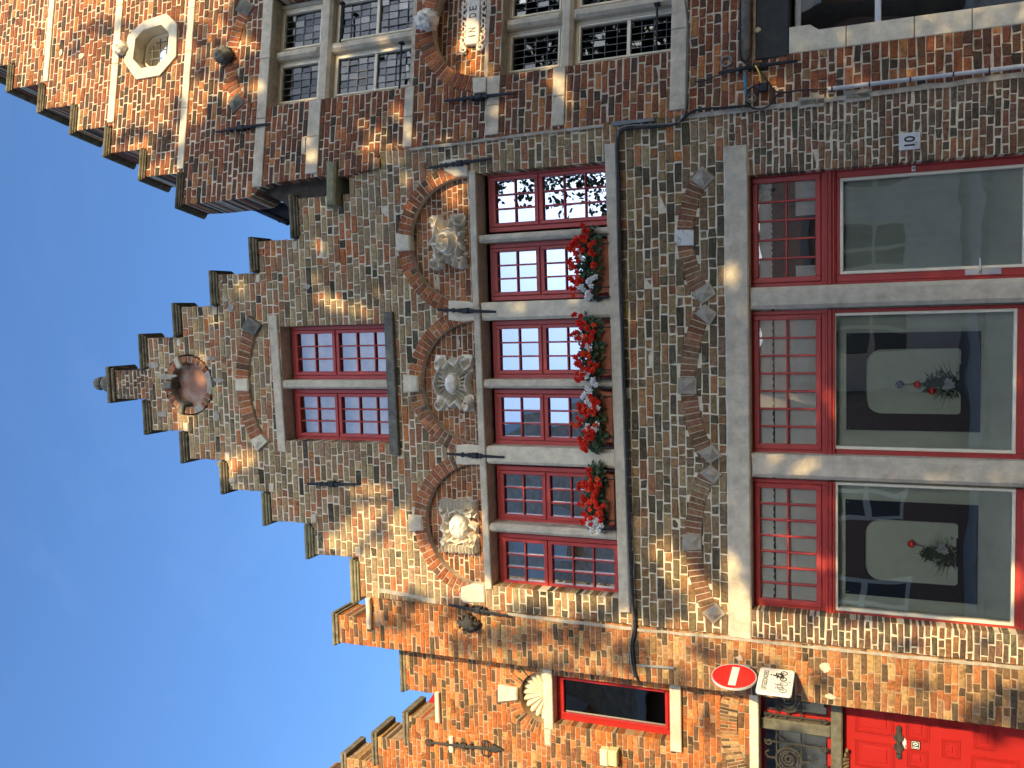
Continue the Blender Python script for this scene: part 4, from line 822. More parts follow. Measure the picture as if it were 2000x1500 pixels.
def shell(u, v):
    r = math.hypot(u, (v+1)/2); a = math.atan2((v+1)/2, u)
    if r > 1.0: return None
    if r < .14: return .6+.25*math.cos(r*30)
    n_ = 11; t = (a/PI*n_) % 1; k = math.sin(PI*t); L = .90+.06*k
    if r > L: return -.35
    return .05+.5*k**.6*(.35+.65*r)-.45*max(0, r-.6)*.3
R4 = (scx-sr+.0, scx+sr-.0, scz+.005, scz+sr-.0); relief(LH, R4, -.13, .13, shell, 110, 60).build('shell_carving', 'stone_l', lhouse)
MB().prism(LH, [(scx+(sr+.01)*math.cos(PI*i/24), scz+(sr+.01)*math.sin(PI*i/24)) for i in range(25)], -.3, -.16).build('niche_back', 'stone_l', lhouse)
stone_obj('lintel', LH, [(lw0-.06, lwz1), (lw1+.06, lwz1), (lw1+.06, scz), (lw0-.06, scz)], -.22, .02, lhouse, 'stone_l')
q = pts(LH, [(1063, 1423), (1064, 1455), (1077, 1455), (1077, 1423)]); stone_obj('stone_block', LH, q, -.1, .012, lhouse, 'stone')
q = pts(LH, [(975, 1335), (975, 1369), (1013, 1365), (1013, 1341)]); stone_obj('keystone', LH, q, -.1, .05, lhouse, 'stone_l', .014)
f = window(LH, (lw0+.0, lw1, lwz0, lwz1), -.12, [(1, 1, 1)], lhouse, 'red_door', glass('glass_black', .10, (.12, .12, .12)), .05, .03)
stone_obj('sill', LH, [(lw0-.08, lwz0-.11), (lw1+.1, lwz0-.11), (lw1+.1, lwz0), (lw0-.08, lwz0)], -.25, .05, lhouse, 'stone')
zz = LA(1338, 1420)[1]; 
anchor(LH, (835, 1449), (978, 1464), lhouse, .02, True)
# door, transom grilles and beams
stone_obj('door_lintel', LH, [(ddx0-.2, dzt), (ddx1+.04, dzt), (ddx1+.04, dzt+.085), (ddx0-.2, dzt+.085)], -.25, .015, lhouse, 'stone_l')
bz1 = LA(1622, 1420)[1]; bz0 = LA(1645, 1420)[1]; DO = -.2
MB().box(LH, ddx0, ddx1, bz0, bz1, -.28, -.08, ch=.012).build('transom_beam', 'wood', lhouse)
mx = LA(1550, 1421, -.1)[0]
MB().box(LH, mx-.055, mx+.055, bz1+.001, dzt-.001, -.28, -.10, ch=.012).build('transom_post', 'wood', lhouse)
for a, b in ((mx+.056, ddx1-.01), (mx-.62, mx-.056)):
    mb = MB(); 
    for q in ((a, a+.035, bz1, dzt), (b-.035, b, bz1, dzt), (a+.035, b-.035, bz1, bz1+.035), (a+.035, b-.035, dzt-.035, dzt)): mb.box(LH, *q, -.26, -.20, ch=.004)
    f = mb.build('fanlight', 'red_door', lhouse); MB().add([LH.W(a, bz1, -.235), LH.W(b, bz1, -.235), LH.W(b, dzt, -.235), LH.W(a, dzt, -.235)], [(0, 1, 2, 3)]).build('pane', glass('glass_fan_%d' % (a > mx), .10, (.9, .9, .88)), f)
    mb = MB(); cx = (a+b)/2 if a < mx else mx+.25; cz = (bz1+dzt)/2+.06; go = -.13
    def P2(x, z, k=0): return LH.W(x, z, go+k)
    for rr_ in (.115, .085): mb.tube([P2(cx+rr_*math.cos(t*PI/14), cz+rr_*math.sin(t*PI/14)) for t in range(29)], .012 if rr_ > .1 else .007, 6, cap=False)
    mb.tube([P2(cx+.07*(1-t/22)*math.cos(t*PI/5), cz+.07*(1-t/22)*math.sin(t*PI/5)) for t in range(20)], .011, 6)
    for s_ in (-1, 1):
        x = cx+s_*.16
        if a+.01 < x < b-.01:
            mb.tube([P2(x, bz1+.01), P2(x, dzt-.01)], .010, 6)
            for z in (bz1+.06, dzt-.08): mb.tube([P2(x-s_*.0+.04*math.cos(t*PI/5+1)*(1-t/14), z+.04*math.sin(t*PI/5+1)*(1-t/14), .01) for t in range(12)], .009, 6)
        mb.tube([P2(cx+s_*.11, cz), P2(cx+s_*.2, cz+.03), P2(cx+s_*.24, cz+.10), P2(cx+s_*.19, cz+.12)], .010, 6)
        mb.tube([P2(cx, cz+s_*.11), P2(cx, cz+s_*.19), P2(cx+.04, cz+s_*.22), P2(cx+.07, cz+s_*.18)], .010, 6)
    for k in range(3):
        bx = cx-.16+.16*k; bz = bz1+.045; V = MB(); mb.tube([P2(bx, bz-.02, .03), P2(bx, bz, .03), P2(bx, bz+.02, .03)], [.008, .022, .008], 8)
    for z in (cz+.11, cz-.115): mb.tube([P2(a+.01, z), P2(b-.01, z)], .008, 6)
    mb.build('iron_grille', 'iron_o', f)
mb = MB(); mb.box(LH, ddx0, ddx1, 0, bz0, DO-.06, DO)
MB().box(LH, mx-.60, mx-.10, bz1+.05, dzt-.16, -.262, -.258).build('fanlight_curtain', 'blind', lhouse); MB().box(LH, mx+.1, mx+.4, bz1+.05, dzt-.2, -.262, -.258).build('fanlight_curtain', 'blind', lhouse)
yc = LA(1750, 1450, DO)[0]                                               # centre line of the door leaf
def frame_panel(mb, x0, x1, z0, z1, o=DO, steps=3, w_=.016):
    for k in range(steps):
        d = k*w_; hgt = .014-.004*k
        mb.ring(LH, [(x0+d, z0+d), (x1-d, z0+d), (x1-d, z1-d), (x0+d, z1-d)], [(x0+d+w_*.6, z0+d+w_*.6), (x1-d-w_*.6, z0+d+w_*.6), (x1-d-w_*.6, z1-d-w_*.6), (x0+d+w_*.6, z1-d-w_*.6)], o, o+hgt)
    d = steps*w_+.01
    if x1-x0 > 2*d+.03 and z1-z0 > 2*d+.03: mb.box(LH, x0+d, x1-d, z0+d, z1-d, o, o+.008, ch=.006)
for pr in ((1669, 1746, 1447, 1500), (1669, 1745, 1372, 1434), (1768, 1815, 1395, 1447), (1770, 1812, 1464, 1500), (1838, 1875, 1444, 1482), (1900, 1945, 1400, 1465), (1895, 1990, 1480, 1540), (1830, 1880, 1380, 1420)):
    x0, x1, z0, z1 = rbox(LH, pr[0], pr[1], pr[2], pr[3], DO); frame_panel(mb, x0, x1, z0, z1)
door2 = mb.build('panelled_door', 'red_door', lhouse)
x0, x1, z0, z1 = rbox(LH, 1750, 1761, 1426, 1471, DO); mb = MB(); mb.box(LH, x0, x1, z0, z1, DO, DO+.02, ch=.006)
cx = (x0+x1)/2; czm = (z0+z1)/2
for s_ in (-1, 1):
    mb.tube([LH.W(cx+s_*(x1-x0)/2, czm, DO+.015), LH.W(cx+s_*((x1-x0)/2+.03), czm, DO+.015), LH.W(cx+s_*((x1-x0)/2+.05), czm, DO+.01)], [.02, .026, .008], 8)
    for s2 in (-1, 1): mb.tube([LH.W(cx+s_*.07, czm+s2*.022, DO+.015), LH.W(cx+s_*.045, czm+s2*.036, DO+.018), LH.W(cx+s_*.02, czm+s2*.026, DO+.02)], .011, 6)
mb.tube([LH.W(cx, czm, DO+.02), LH.W(cx, czm, DO+.045)], .012, 8)
mb.build('letterbox', 'iron_o', door2)
x, z = LA(1748, 1453, DO); x2, z2 = LA(1652, 1495, DO+.1)
mb = MB(); 
for k in range(-3, 4): mb.tube([LH.W(x2+k*.03, z2-.02, DO+.03), LH.W(x2+k*.045, z2+.03-abs(k)*.012, DO+.08), LH.W(x2+k*.035, z2+.06-abs(k)*.02, DO+.05)], [.012, .02, .008], 8)
mb.build('carved_knob_plate', tinted('brass_worn', (.20, .17, .10)), door2)
MB().box(LH, -6.15, -3.34, 0, 6, -3.1, -3).box(LH, -6.1, -3.34, 4.7, 4.75, -3, -.41).build('room', 'inner', lhouse)
mb = MB(); mb.prism(LH, [(-6.1, 5.9), (-3.34, 5.9), (-4.9, 6.7)], -7, -1.4); mb.build('roof', 'tile', lhouse)
MB().box(LH, -6.15, -3.3, 0, 5.9, -7, -3.15).box(LH, -3.34, -3.30, 0, 5.9, -3.1, -.41).build('rear_wall', 'whitewash', lhouse)

# ================================================================== SIGNS
x, z = M.at(1776.5, 276)
s = thing('house_number_sign', 'white enamel tile reading 10 on the dark bricks beside the glass door', 'sign', M.W(x, z, .01))
r = rect(M, [(1755.5, 259), (1755.5, 293), (1797.5, 292), (1797.5, 258.5)], .012)
MB().box(M, *r, .004, .016, ch=.003).build('tile', mat('chipped_enamel', (.62, .62, .58), .5, .05, 10, .05, 60, stain=.9, stain_col=(.30, .28, .24)), s)
mb = MB(); text(mb, '10', M, (r[0]+r[1])/2, (r[2]+r[3])/2, .0175, .082, .078); mb.build('digits', 'ink', s)
x, z = LA(1788, 1453, DO)
s = thing('door_number_plate', 'small black plate with white 10 on the red panelled door', 'sign', LH.W(x, z, DO))
r = rect(LH, [(1779, 1445), (1779, 1461), (1797, 1462), (1797, 1446)], DO)
MB().box(LH, *r, DO+.012, DO+.020, ch=.003).build('plate', 'ink', s)
mb = MB().ring(LH, [(r[0]+.006, r[2]+.006), (r[1]-.006, r[2]+.006), (r[1]-.006, r[3]-.006), (r[0]+.006, r[3]-.006)], [(r[0]+.010, r[2]+.010), (r[1]-.010, r[2]+.010), (r[1]-.010, r[3]-.010), (r[0]+.010, r[3]-.010)], DO+.018, DO+.0215)
text(mb, '10', LH, (r[0]+r[1])/2, (r[2]+r[3])/2, DO+.0215, (r[3]-r[2])*.55, (r[1]-r[0])*.58); mb.build('digits', 'white', s)
x0, x1, z0, z1 = rbox(LH, 1763, 1770, 1441, 1461, DO)
s = MB().box(LH, x0, x1, z0, z1, DO+.003, DO+.012, ch=.001).build('door_sticker', 'white'); tag(s, 'small white sticker with a red stripe under the letterbox of the red door', 'sticker')
MB().box(LH, x0+.004, x0+.035, z0+.004, z0+.012, DO+.012, DO+.0135).build('stripe', 'sign_r', s)
# traffic signs: mounted square to the wall, facing up the street
SG = Fr(-3.205, -.01, 80)
def disc(fr, cx, cz, r, n=40): return [(cx+r*math.cos(2*PI*i/n), cz+r*math.sin(2*PI*i/n)) for i in range(n)]
s = thing('no_entry_sign', 'round red no entry sign with white bar, fixed to the orange pier', 'traffic sign', (-3.2, -.02, 3.03))
cx, cz, rr_ = -.225, 3.028, .192
MB().prism(SG, disc(SG, cx, cz, rr_), -.008, .004, ch=.003).build('disc', 'sign_r', s)
MB().box(SG, cx-.145, cx+.145, cz-.032, cz+.032, .0042, .006).build('white_bar', 'white', s)
MB().ring(SG, disc(SG, cx, cz, rr_+.004), disc(SG, cx, cz, rr_-.004), -.014, .006).build('rim', 'pipe', s)
mb = MB().box(SG, -.06, .01, cz-.12, cz+.08, -.03, -.009, ch=.004).box(SG, -.20, -.06, cz-.02, cz+.0, -.025, -.010); mb.build('bracket', 'lead', s)
s = thing('exception_sign', 'white rectangular plate reading UITGEZONDERD with bicycle and moped symbols, below the round sign', 'traffic sign', (-3.2, -.02, 2.68))
px_0, px_1, pz0_, pz1_ = -.42, -.025, 2.525, 2.822
def rrect(x0, x1, z0, z1, r, n=6): return [(cx_+r*math.cos(a), cz_0+r*math.sin(a)) for cx_, cz_0, s0 in ((x1-r, z1-r, 0), (x0+r, z1-r, 1), (x0+r, z0+r, 2), (x1-r, z0+r, 3)) for a in [PI/2*s0+PI/2*k/n for k in range(n+1)]]
MB().prism(SG, rrect(px_0, px_1, pz0_, pz1_, .03), -.018, .004, ch=.003).build('plate', 'white', s)
mb = MB(); pcx = (px_0+px_1)/2; text(mb, 'UITGEZONDERD', SG, pcx, pz1_-.062, .0055, .042, .30)
def icon_bike(mb, cx, cz, k, moped=False):
    def p(a, b): return SG.W(cx+a*k, cz+b*k, .006)
    for wx in (-1, 1): mb.tube([p(wx*.052+.030*math.cos(t*PI/10), .030*math.sin(t*PI/10)) for t in range(21)], .0022 if not moped else .004, 5, cap=False)
    for a, b in (((-.052, 0), (-.02, .05)), ((-.02, .05), (.035, .05)), ((.035, .05), (0, 0)), ((0, 0), (-.052, 0)), ((-.02, .05), (0, 0)), ((.052, 0), (.03, .07)), ((.03, .07), (.045, .075)), ((-.032, .062), (-.008, .062))): mb.tube([p(*a), p(*b)], .0024 if not moped else .0038, 5)
    if moped:
        mb.tube([p(-.03, .02), p(.01, .015), p(.025, .03)], .009, 6); mb.tube([p(-.045, .06), p(.0, .058)], .007, 6); mb.tube([p(.0, .10), p(-.01, .075), p(.02, .07)], .007, 6); mb.tube([p(-.001, .118), p(.001, .12)], .009, 8)
icon_bike(mb, pcx-.085, pz0_+.075, 1.0); icon_bike(mb, pcx+.085, pz0_+.085, .9, True); text(mb, 'B', SG, pcx, pz0_+.03, .0055, .02)
mb.build('lettering', 'ink', s); MB().box(SG, -.05, .01, pz0_+.05, pz1_-.05, -.032, -.0185, ch=.004).build('bracket', 'lead', s)
x, z = M.at(1784.5, 328.5, GO+.02); s = thing('door_bell', 'tiny white bell push with dark button on the red door frame', 'bell', M.W(x, z, GO))
MB().box(M, x-.022, x+.022, z-.014, z+.014, GO, GO+.014, ch=.004).build('plate', 'white', s); MB().tube([M.W(x, z, GO+.013), M.W(x, z, GO+.018)], .007, 10).build('button', 'ink', s)
x0, x1, z0, z1 = rbox(LH, 1171, 1186, 1466, 1497, .1)
s = thing('outdoor_light', 'cream plastic twin light box on the orange wall at the bottom left edge', 'lamp', LH.W(x0, z0, 0))
MB().box(LH, x0, x1, z0, z1, 0, .10, ch=.012).build('housing', 'light_box', s); q = rbox(LH, 1188, 1205, 1467, 1497, .1); MB().box(LH, *q, 0, .11, ch=.012).build('cover', tinted('yellowish_plastic', (.62, .58, .28)), s)

# ================================================================== CABLES
def cable(name, P, r, m_, label, cat='cable', fr=M, sub=6, fixed=0):
    # Catmull-Rom through the given points (px, py, out)
    Q = [Vector(fr.W(*fr.at(a, b, o), o)) for a, b, o in P]; S = []
    for i in range(len(Q)-1):
        p0, p1, p2, p3 = Q[max(i-1, 0)], Q[i], Q[i+1], Q[min(i+2, len(Q)-1)]
        for k in range(sub): t = k/sub; S.append(.5*((2*p1)+(-p0+p2)*t+(2*p0-5*p1+4*p2-p3)*t*t+(-p0+3*p1-3*p2+p3)*t**3))
    S.append(Q[-1]); root = MB().tube(S, r, 7).build(name, m_, smooth=True); tag(root, label, cat); return root, S
o = .055
c1, S1 = cable('wall_cable', [(1460, 206, .03), (1420, 210, .03), (1370, 213, .02), (1345, 222, .03), (1325, 239, .03), (1300, 246, .03), (1262, 249, .03), (1228, 251, .03), (1213, 257, .04), (1208, 270, o), (1207, 300, o), (1210, 360, o), (1211, 450, o), (1214, 560, o), (1217, 650, o+.01), (1219, 720, o), (1223, 800, o), (1226, 880, o), (1228, 960, o), (1231, 1040, o), (1234, 1110, o), (1237, 1170, o), (1240, 1200, .04), (1241, 1225, .03), (1238, 1245, .02), (1235, 1262, .02), (1238, 1290, .02), (1240, 1310, .02), (1247, 1333, .02)], .011, 'cable', 'thick black cable running under the long stone sill and down round its corners')
for k in range(0, len(S1), 5):
    p = S1[k]; q = S1[min(k+1, len(S1)-1)]; MB().tube([p+(q-p).normalized()*-.007, p+(q-p).normalized()*.007], .0145, 8).build('clip', 'iron', c1)
c2, S2 = cable('wall_cable', [(1338, 0, .02), (1344, 60, .02), (1343, 120, .02), (1341, 180, .02), (1339, 212, .02), (1332, 232, .03), (1316, 241, .035), (1262, 244, .035), (1226, 246, .03), (1209, 253, .04), (1203, 270, o), (1204, 330, o), (1206, 450, o), (1209, 560, o), (1213, 650, o), (1215, 720, o), (1218, 800, o), (1221, 880, o), (1223, 960, o), (1226, 1040, o), (1229, 1110, o), (1232, 1170, o), (1236, 1200, .04), (1235, 1230, .03), (1231, 1255, .02), (1232, 1290, .02), (1238, 1322, .02)], .009, 'cable_g', 'thinner grey cable lying just above the black one on the sill')
cable('wall_cable', [(1446, 0, .05), (1446, 60, .05), (1446, 108, .04), (1454, 122, .03), (1475, 132, .03), (1484, 141, .03), (1492, 148, .04), (1500, 160, .03), (1508, 172, .02), (1523, 181, .02), (1560, 177, .02), (1618, 174, .02)], .008, 'cable', 'black cable looping from the iron anchor down to the grey conduit')
cable('wall_cable', [(1523, 181, .025), (1512, 192, .025), (1503, 205, .03), (1490, 212, .035), (1473, 212, .035), (1461, 204, .03), (1458, 190, .03), (1462, 175, .03), (1480, 166, .03)], .007, 'cable', 'black cable loop hanging beside the coiled blue connector')
cable('wall_cable', [(1356, 160, .02), (1376, 158, .02), (1400, 148, .03), (1440, 137, .03), (1470, 128, .03)], .006, 'cable', 'thin black cable beside the round wall ring')
cable('earth_wire', [(1475, 128, .04), (1480, 136, .05), (1484, 148, .05), (1483, 158, .05)], .006, 'yellow', 'short yellow wire in the tangle of cables', 'wire')
x, z = M.at(1457, 165); s = MB().tube([M.W(x, z+.08, .04), M.W(x, z-.02, .04), M.W(x, z-.022, .04), M.W(x, z-.10, .035)], [.012, .018, .012, .010], 10).build('cable_joint', 'blue'); 
s.matrix_world = Matrix.Translation(Vector(M.W(x, z, 0)))@Matrix.Rotation(PI/2, 4, 'Y')@Matrix.Translation(-Vector(M.W(x, z, 0))); tag(s, 'pale blue cable joint in the tangle of cables', 'connector')
cn = M.at(1469, 194); s = MB().tube([M.W(cn[0]+.035*math.cos(t*PI/8), cn[1]+.035*math.sin(t*PI/8), .03+t*.0008) for t in range(40)], .006, 6).build('cable_coil', 'cable_g'); tag(s, 'small grey coil of wire under the cable joint', 'cable')
b = M.at(1488, 170); s = MB().box(M, b[0]-.045, b[0]+.03, b[1]-.05, b[1]+.03, .0, .045, ch=.01).build('junction_box', 'iron'); tag(s, 'small black junction box among the cables', 'junction box')
a = M.at(1616, 174, .03); b = M.at(2000, 129, .03); c_ = (b[0]+(b[0]-a[0])*.5, b[1]+(b[1]-a[1])*.5)
s = thing('conduit', 'pale grey conduit pipe with black clips climbing the right wall', 'pipe', M.W(a[0], a[1], .03)); MB().tube([M.W(*a, .03), M.W(*c_, .03)], .017, 12).build('pipe', 'pipe', s, smooth=False)
for px, py in ((1625, 173), (1698, 164.5), (1778, 155), (1862, 145), (1932, 137)):
    p = M.at(px, py, .03); MB().tube([M.W(p[0], p[1]-.006, .03), M.W(p[0], p[1]+.006, .03)], .020, 12).build('clip', 'iron', s)
for (pa, pb_, lab) in (((1306, 1303), (1318, 1308), 0),):
    a = M.at(1246, 1299, .02); b = M.at(1318, 1305, .02); s = MB().tube([M.W(*a, .02), M.W(*b, .02)], .013, 8).build('conduit_stub', 'lead'); tag(s, 'short dull grey pipe standing on the orange pier below the cables', 'pipe')
q = pts(M, [(1196, 239), (1278, 232), (1279, 237), (1197, 247)]); s = MB().prism(M, q, 0, .035).build('cable_channel', 'lead'); tag(s, 'flat weathered metal channel beside the bend of the cables', 'cable duct')

# ================================================================== FLOWER BOXES
def leaf_mesh(mb, c, n, L, W_, fold=.3, tint=None):
    n = Vector(n).normalized(); t = n.orthogonal().normalized(); t = Matrix.Rotation(random.uniform(0, 2*PI), 3, n)@t; b = n.cross(t); c = Vector(c)
    P = [c, c+t*L*.45+b*W_*.5+n*fold*W_*.5, c+t*L-n*.012, c+t*L*.45-b*W_*.5+n*fold*W_*.5, c+t*L*.5]
    mb.add(P, [(0, 4, 1), (1, 4, 2), (0, 3, 4), (4, 3, 2)], tint)
def blossom(c, n, r, mt, parent):
    n = Vector(n).normalized(); t = n.orthogonal().normalized(); b = n.cross(t); c = Vector(c); mb = MB(); a0 = random.uniform(0, 6)
    for lay in range(2):
        for k in range(5):
            a = a0+2*PI*k/5+lay*.6; d = t*math.cos(a)+b*math.sin(a); e = n.cross(d); rr = r*(1 if lay == 0 else .62); h = n*(.006+.012*lay)
            P = [c+h, c+d*rr*.45+e*rr*.42+h*1.6, c+d*rr*.95+e*rr*.28+h, c+d*rr*1.03+h*.3-n*.004, c+d*rr*.95-e*rr*.28+h, c+d*rr*.45-e*rr*.42+h*1.6]
            mb.add(P, [(0, 1, 2, 3), (0, 3, 4, 5)])
    mb.build('blossom', mt, parent)
boxes = [((1168, 1190), (464, 575), (1114, 1172), (437, 590), 'pink-edged bay nearest the right'), ((1170, 1195), (628, 736), (1119, 1176), (613, 746), ''), ((1178, 1199), (763, 868), (1127, 1181), (758, 888), ''), ((1185, 1205), (925, 1030), (1133, 1188), (902, 1040), '')]
blabs = ['rightmost', 'second from the right', 'third from the right', 'leftmost']
whites = [[(1148, 572), (1136, 560), (1146, 582), (1156, 545), (1132, 480+20)], [(1145, 735), (1137, 728), (1158, 742), (1152, 681), (1133, 665)], [(1142, 770), (1150, 763), (1148, 778), (1167, 796), (1148, 832), (1152, 842), (1158, 838)], [(1158, 1028), (1164, 1020), (1155, 1018), (1168, 1034), (1170, 1014)]]
for bi, ((xa, xb), (ya, yb), (fa, fb), (ga, gb_), _) in enumerate(boxes):
    x0, x1, z0, z1 = rbox(M, xa, xb, ya, yb, .05); z0 = sz_t
    s = thing('window_box', 'terracotta window box on the long sill, '+blabs[bi]+' of the four', 'window box', M.W((x0+x1)/2, z0, 0), 'terracotta window boxes on the first floor sill')
    mb = MB(); hb = .15; mb.prism(M, [(x0+.025, z0+.006), (x1-.025, z0+.006), (x1, z0+hb), (x0, z0+hb)], -.10, .045, ch=.006); mb.box(M, x0-.008, x1+.008, z0+hb-.022, z0+hb, -.108, .055, ch=.005)
    for k in range(26 if bi == 1 else 34): x = x0+.02+(x1-x0-.04)*k/(25 if bi == 1 else 33); mb.tube([M.W(x, z0+.015, .046), M.W(x+(.012 if bi != 1 else 0), z0+hb-.03, .046)], .006 if bi == 1 else .0035, 4)
    mb.build('trough', 'terra', s)
    mb = MB(); mb.box(M, x0-.03, x1+.03, z0+hb-.005, z0+hb+.006, .058, .064)
    for x in (x0+.06, x1-.06, x0-.028, x1+.022): mb.box(M, x, x+.012, sz_t-.0, z0+hb, .058, .064)
    mb.build('holder', 'iron', s)
    cx0, cx1, cz0, cz1 = rbox(M, fa, fb, ga, gb_, .12)
    p = thing('impatiens_plant', 'red and white impatiens with dark leaves in the '+blabs[bi]+' window box', 'flowering plant', M.W((x0+x1)/2, z0+hb-.02, 0), 'impatiens in the window boxes')
    mb = MB(); xm, zm = (cx0+cx1)/2, (cz0+cz1)/2; hx_, hz_ = (cx1-cx0)/2, (cz1-cz0)/2
    for k in range(820):
        u, v, w_ = random.uniform(-1, 1), random.uniform(-1, 1), random.uniform(-1, 1)
        if abs(u)**3+v*v+w_*w_ > 1.05 or zm+v*hz_*.88-.02 < z0+hb-.06: continue
        c = (xm+u*hx_*.98, -.04-.10*w_-.015, zm+v*hz_*.88-.02+abs(v)*-.01); n = (u*.5+random.gauss(0, .4), -1+random.gauss(0, .4), .5+random.gauss(0, .5)); leaf_mesh(mb, c, n, random.uniform(.045, .075), random.uniform(.028, .042))
    for k in range(14): x = x0+(x1-x0)*(k+.5)/14; mb.tube([M.W(x, z0+hb-.02, -.03), M.W(x+random.uniform(-.05, .05), zm, .03), M.W(x+random.uniform(-.08, .08), cz1-.05, .08)], .004, 5)
    mb.build('foliage', 'leaf', p)
    n_r = 0; cl = []
    while len(cl) < 18:
        u, v = random.uniform(-.93, .93), random.uniform(-.55, .95)
        if abs(u)**3+v*v > 1 or (v < .1 and random.random() < .6) or any((u-a)**2*3+(v-b)**2 < .06 for a, b in cl): continue
        if (bi in (0, 1) and u < -.80 and v < .4) or (bi == 2 and u > .78) or (bi == 3 and u < -.72): continue
        cl.append((u, v))
    for (u, v) in cl:
        for k in range(random.choice((3, 4, 4))):
            o = .125+.05*math.sqrt(max(0, 1-v*v*.8))+random.uniform(-.02, .02); c = M.W(xm+u*hx_*.97+random.gauss(0, .026), zm+v*hz_*.95+random.gauss(0, .026), o)
            blossom(c, (random.gauss(0, .35)+u*.3, -1, random.gauss(-.15, .35)), random.uniform(.023, .030), 'petal_r' if random.random() < .75 else 'petal_o', p); n_r += 1
    for (a, b) in whites[bi]:
        q = M.at(a, b, .17); blossom(M.W(*q, .17), (random.gauss(0, .3), -1, random.gauss(0, .3)), .030, 'petal_w', p)
        
        for k in range(2): blossom(M.W(q[0]+random.gauss(0, .03), q[1]+random.gauss(0, .03), .165), (random.gauss(0, .3), -1, random.gauss(0, .3)), .029, 'petal_w', p)

# ================================================================== SHOP WINDOW DISPLAYS
def backdrop(x0, x1, z0, z1, o, label):
    mb = MB(); n = 60; V = []; 
    for j in range(2):
        for i in range(n+1): V.append(M.W(x0+(x1-x0)*i/n, (z0, z1)[j], o+.004*math.sin(i*1.3)+.003*math.sin(i*.37+1)))
    mb.add(V, [(i, i+1, n+2+i, n+1+i) for i in range(n)]); ob = mb.build('backdrop_cloth', 'cloth', smooth=True); tag(ob, label, 'cloth'); return ob
BO = -.25
backdrop(rA[0]-.1, rA[1]+.1, rA[2]-.1, rA[3]+.05, BO, 'pale grey-green cloth hanging behind the middle shop window')
backdrop(rB[0]-.1, rB[1]+.1, rB[2]-.1, rB[3]+.05, BO, 'pale grey-green cloth hanging behind the left shop window')
backdrop(rD[0]-.1, rD[1]+.1, rD[2]-.1, rD[3]+.02, -.222, 'plain pale cloth screen behind the glass door')
def board(L_, hole_, label):
    X0, X1, Z0, Z1 = rect(M, L_, -.22); h0, h1, k0, k1 = rect(M, hole_, -.22); N = 40; out_, inn = [], []
    rt, rb = .13, .03
    P = []
    for cx_, cz_0, r_, s0 in ((h1-rt, k1-rt, rt, 0), (h0+rt, k1-rt, rt, 1), (h0+rb, k0+rb, rb, 2), (h1-rb, k0+rb, rb, 3)):
        for k in range(9): a = PI/2*(s0+k/8); P.append((cx_+r_*math.cos(a), cz_0+r_*math.sin(a)))
    for (x, z) in P:
        cx_, cz_0 = (h0+h1)/2, (k0+k1)/2; dx, dz = x-cx_, z-cz_0; t = min((X1-cx_)/dx if dx > 0 else (X0-cx_)/dx if dx < 0 else 9, (Z1-cz_0)/dz if dz > 0 else (Z0-cz_0)/dz if dz < 0 else 9); out_.append((cx_+dx*t, cz_0+dz*t))
    # put the rectangle's corners exactly
    for c in ((X1, Z1), (X0, Z1), (X0, Z0), (X1, Z0)):
        i = min(range(len(out_)), key=lambda i: (out_[i][0]-c[0])**2+(out_[i][1]-c[1])**2); out_[i] = c
    s = thing('display_board', label, 'display', M.W((X0+X1)/2, Z0, -.3)); MB().ring(M, out_, P, -.238, -.220).build('board', 'black', s)
    MB().box(M, (h0+h1)/2-.10, (h0+h1)/2+.14, k0-.012, k0+.012, -.24, -.200, ch=.004).build('shelf', 'ink', s)
    MB().box(M, h0-.02, h1+.02, k0-.02, k1+.02, -.246, -.243).build('inset_panel', 'cloth', s)
    for sx in (X0+.02, X1-.02): MB().tube([M.W(sx, Z1-.02, -.221), M.W(sx, Z1-.02, -.217)], .004, 8).build('screw', 'steel', s)
    return (h0, h1, k0, k1)
hC = board([(1650.5, 653), (1655, 840.5), (1916, 842.6), (1914.5, 644.6)], [(1690, 683), (1692, 808), (1878, 809), (1876, 679)], 'black framed board with rounded opening in the middle shop window')
hL = board([(1650.5, 974.5), (1652, 1158), (1910, 1181.5), (1908.5, 988.6)], [(1690, 1015), (1690, 1132), (1871, 1145), (1871, 1020)], 'black framed board with rounded opening in the left shop window')
